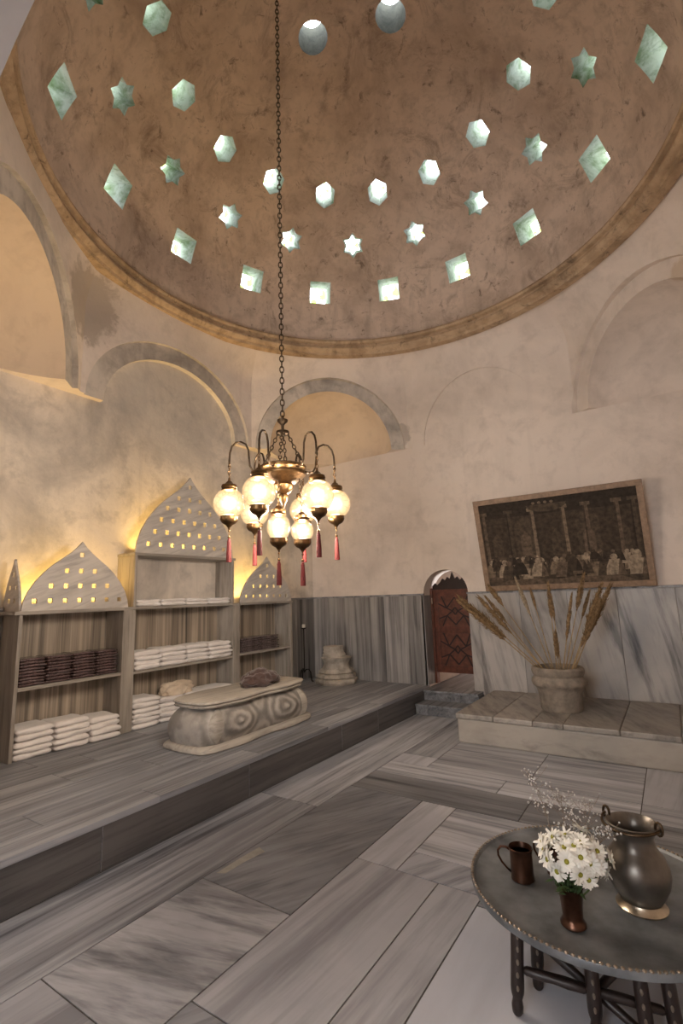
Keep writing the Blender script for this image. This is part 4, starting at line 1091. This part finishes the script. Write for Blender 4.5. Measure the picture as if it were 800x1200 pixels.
def make_mug(loc, rz, label, sc_=1.0):
    t = thing('copper_mug', label, 'mug', loc, rz, None)
    m = MB(); m.lathe([(0, 0), (.043, 0), (.046, .004), (.044, .03), (.044, .10), (.048, .118), (.046, .12), (.041, .10)], seg=36); m.lathe([(.041, .10), (.040, .02), (0, .012)], seg=36, mat=1)
    m.build('cup', ['copper', 'copperin'], t, smooth='auto', fix=False)
    m = MB(); m.tube([(.044, 0, .105), (.058, 0, .113), (.078, 0, .112), (.090, 0, .098), (.090, 0, .078), (.078, 0, .055), (.060, 0, .035), (.044, 0, .022)], [.005, .005, .005, .0045, .0045, .0045, .004, .0045], 8); m.build('handle', ['copper'], t, smooth=True)
make_mug((-.653, 2.235, TZ), PI + .25, 'dark copper mug with curled handle near the left rim of the tray')
make_mug((-.535, 2.345, TZ), PI + .1, 'second dark copper mug half hidden behind the daisies')

# vase and daisies
VC = Vector((-.432, 2.035, TZ))
vs_ = thing('copper_vase', 'small tapered dark copper vase holding the daisies on the tray', 'vase', VC)
m = MB(); m.lathe([(0, 0), (.038, 0), (.043, .005), (.042, .013), (.036, .020), (.033, .03), (.036, .07), (.042, .120), (.0435, .124), (.040, .124), (.033, .07), (.029, .04), (0, .035)], seg=40); m.build('vase_body', ['copper'], vs_, smooth='auto')
m = MB()
def petal_ring(m, R_, n, wid, tilt, z, rnd):
    for k in range(n):
        a = 2 * PI * k / n + rnd.uniform(-.05, .05); ca, sa = math.cos(a), math.sin(a); rr = R_ * rnd.uniform(.8, 1.1)
        def pt(r, s, zz): return (ca * r - sa * s, sa * r + ca * s, z + zz)
        w = wid * rnd.uniform(.85, 1.1); dz = tilt * rnd.uniform(.4, 1.5) + rnd.uniform(-.006, .006)
        v = [pt(.006, -w * .3, 0), pt(.006, w * .3, 0), pt(rr * .55, w * .55, .004 + dz * .4), pt(rr * .55, 0, .0055 + dz * .4), pt(rr * .55, -w * .55, .004 + dz * .4), pt(rr * .92, w * .4, dz), pt(rr * .92, -w * .4, dz), pt(rr, 0, dz * 1.05)]
        m.add(v, [(0, 1, 2, 3), (0, 3, 4), (3, 2, 5, 7), (3, 7, 6, 4)])
dm = []
for sd in range(3):
    m = MB(); r_ = random.Random(sd); petal_ring(m, .036, 17, .0095, .004 - .004 * sd, 0, r_); petal_ring(m, .031, 13, .009, .010, .002, r_); dm.append(m.mesh('petals', ['petal'], True, fix=False))
m = MB(); m.ball((0, 0, .004), .0085, 0, 14, 8, (1, 1, .65)); disc_me = m.mesh('flower_disc', ['disc'], True)
HC = VC + Vector((.022, 0, .212)); heads = []
viewd = Vector((.43, -2.03, 0)).normalized()
# hemisphere of heads, packed by a golden spiral
n = 34
for k in range(n):
    zf = 1 - (k + .5) / n * 1.25; a = k * 2.39996; rr = math.sqrt(max(0, 1 - zf * zf)); d = Vector((rr * math.cos(a), rr * math.sin(a), zf))
    q_ = random.uniform(.072, .112); heads.append(HC + Vector((d.x * q_ * 1.05, d.y * q_ * .95, d.z * q_ * .82)) + Vector((random.uniform(-.012, .012), random.uniform(-.012, .012), random.uniform(-.012, .012))))
dlab = []
side = Vector((-viewd.y, viewd.x, 0))             # viewer's right
for i, p in enumerate(heads):
    q = p - HC; d = q.normalized(); d = (d + Vector((0, 0, .15)) + viewd * .25 + Vector((random.uniform(-.5, .5), random.uniform(-.5, .5), random.uniform(-.3, .3)))).normalized()
    fl = bpy.data.objects.new('daisy', None); COL.objects.link(fl); fl.empty_display_size = .02; fl.location = p
    fl.rotation_euler = d.to_track_quat('Z', 'Y').to_euler()
    facing = q.dot(viewd) > -.02
    rt_ = q.dot(side)
    hh = 'upper' if q.z > .055 else ('lower' if q.z < .0 else 'mid-height'); ss = 'left' if rt_ < -.025 else ('right' if rt_ > .025 else 'central')
    lb = 'white daisy, %s %s in the bunch, %s' % (hh, ss, 'facing the viewer' if facing else 'facing away')
    dlab.append((lb, fl, rt_, q.z))
    fl['category'] = 'flower'; fl['group'] = 'white daisies in the copper vase'
    o = bpy.data.objects.new('petals', dm[i % 3]); COL.objects.link(o); o.parent = fl
    o = bpy.data.objects.new('flower_disc', disc_me); COL.objects.link(o); o.parent = fl
    rot = fl.rotation_euler.to_matrix().inverted()
    e = VC + Vector((random.uniform(-.014, .014), random.uniform(-.014, .014), .075)); mid = (p + e) / 2 + Vector((q.x, q.y, 0)) * .15
    m = MB(); m.tube([rot @ (x - p) for x in (p - d * .001, p - d * .02, mid, e)], .0022, 6); o = m.build('stem', ['leaf'], fl, smooth=True)
    if i % 2 == 0:
        m = MB(); r_ = random.Random(i)
        for kk in range(3):
            b = e + (mid - e) * (.55 + .28 * kk); u = Vector((r_.uniform(-1, 1), r_.uniform(-1, 1), r_.uniform(-.2, .6))).normalized(); w = u.cross(Vector((0, 0, 1))).normalized() * .008
            v = [b, b + u * .02 + w, b + u * .045 + Vector((0, 0, -.004)), b + u * .02 - w, b + u * .022 + Vector((0, 0, .004))]
            m.add([rot @ (x - p) for x in v], [(0, 1, 4), (1, 2, 4), (2, 3, 4), (3, 0, 4)])
        m.build('leaves', ['leaf'], fl, fix=False)
cnt = {}
for lb, fl, a, b in dlab: cnt.setdefault(lb, []).append((a, b, fl))
ordn = ['leftmost', 'second from left', 'third from left', 'fourth from left', 'fifth from left', 'sixth from left']
for lb, L in cnt.items():
    L.sort(key=lambda t: t[0])
    for i, (a, b, fl) in enumerate(L):
        fl['label'] = lb if len(L) == 1 else lb.replace('white daisy', 'white daisy, %s of those' % ordn[min(i, 5)])
# baby's breath
BBL = ['tallest sprig of dry white baby\'s breath rising left behind the daisies', 'middle sprig of dry white baby\'s breath above the daisies', 'sprig of dry white baby\'s breath leaning right towards the jug', 'low sprig of dry white baby\'s breath between daisies and jug']
for i, (dx, dy, hgt) in enumerate(((-.11, .10, .43), (-.03, .13, .37), (.07, .12, .33), (.13, .09, .28))):
    t = thing('babys_breath_sprig', BBL[i], 'flower', VC + Vector((random.uniform(-.01, .01), .008, .07)), 0, 'baby\'s breath sprigs in the vase')
    r_ = random.Random(40 + i); tw_, bl = MB(), MB()
    top = Vector((dx, dy, hgt - .07)); stem = [top * s + Vector((0, 0, .03 * math.sin(PI * s))) for s in lin(0, 1, 8)]
    tw_.tube(stem, [.0018 - .00012 * k for k in range(9)], 5)
    for k in range(26):
        s = .5 + .5 * r_.random(); b = top * s + Vector((0, 0, .03 * math.sin(PI * s)))
        e = b + Vector((r_.uniform(-.055, .055), r_.uniform(-.055, .055), r_.uniform(.0, .06))); tw_.tube([b, (b + e) / 2 + Vector((0, 0, -.004)), e], .0007, 4)
        bl.ball(e, .0036 * r_.uniform(.8, 1.25), 0, 8, 5)
        for kk in range(2):
            e2 = (b + e) / 2 + Vector((r_.uniform(-.02, .02), r_.uniform(-.02, .02), r_.uniform(0, .028))); tw_.tube([(b + e) / 2, e2], .0006, 4); bl.ball(e2, .0031, 0, 8, 5)
    tw_.build('twig', ['twig'], t, smooth=True); tag(bl.build('blossoms', ['breath'], t, smooth=True), kind='stuff')

# ------------------------------------------------------------------ light
w = bpy.data.worlds.new('sky'); sc.world = w; w.use_nodes = True
bg = w.node_tree.nodes['Background']; bg.inputs[0].default_value = (.93, .96, 1.0, 1); bg.inputs[1].default_value = 10.0
sc.view_settings.view_transform = 'Standard'; sc.view_settings.look = 'None'; sc.view_settings.gamma = 1; sc.view_settings.use_curve_mapping = False
sc.view_settings.exposure = 0.42
sc.cycles.max_bounces = 12; sc.cycles.diffuse_bounces = 6; sc.cycles.transparent_max_bounces = 12
sc.cycles.use_denoising = True; sc.cycles.sample_clamp_indirect = 3; sc.cycles.caustics_reflective = False; sc.cycles.caustics_refractive = False
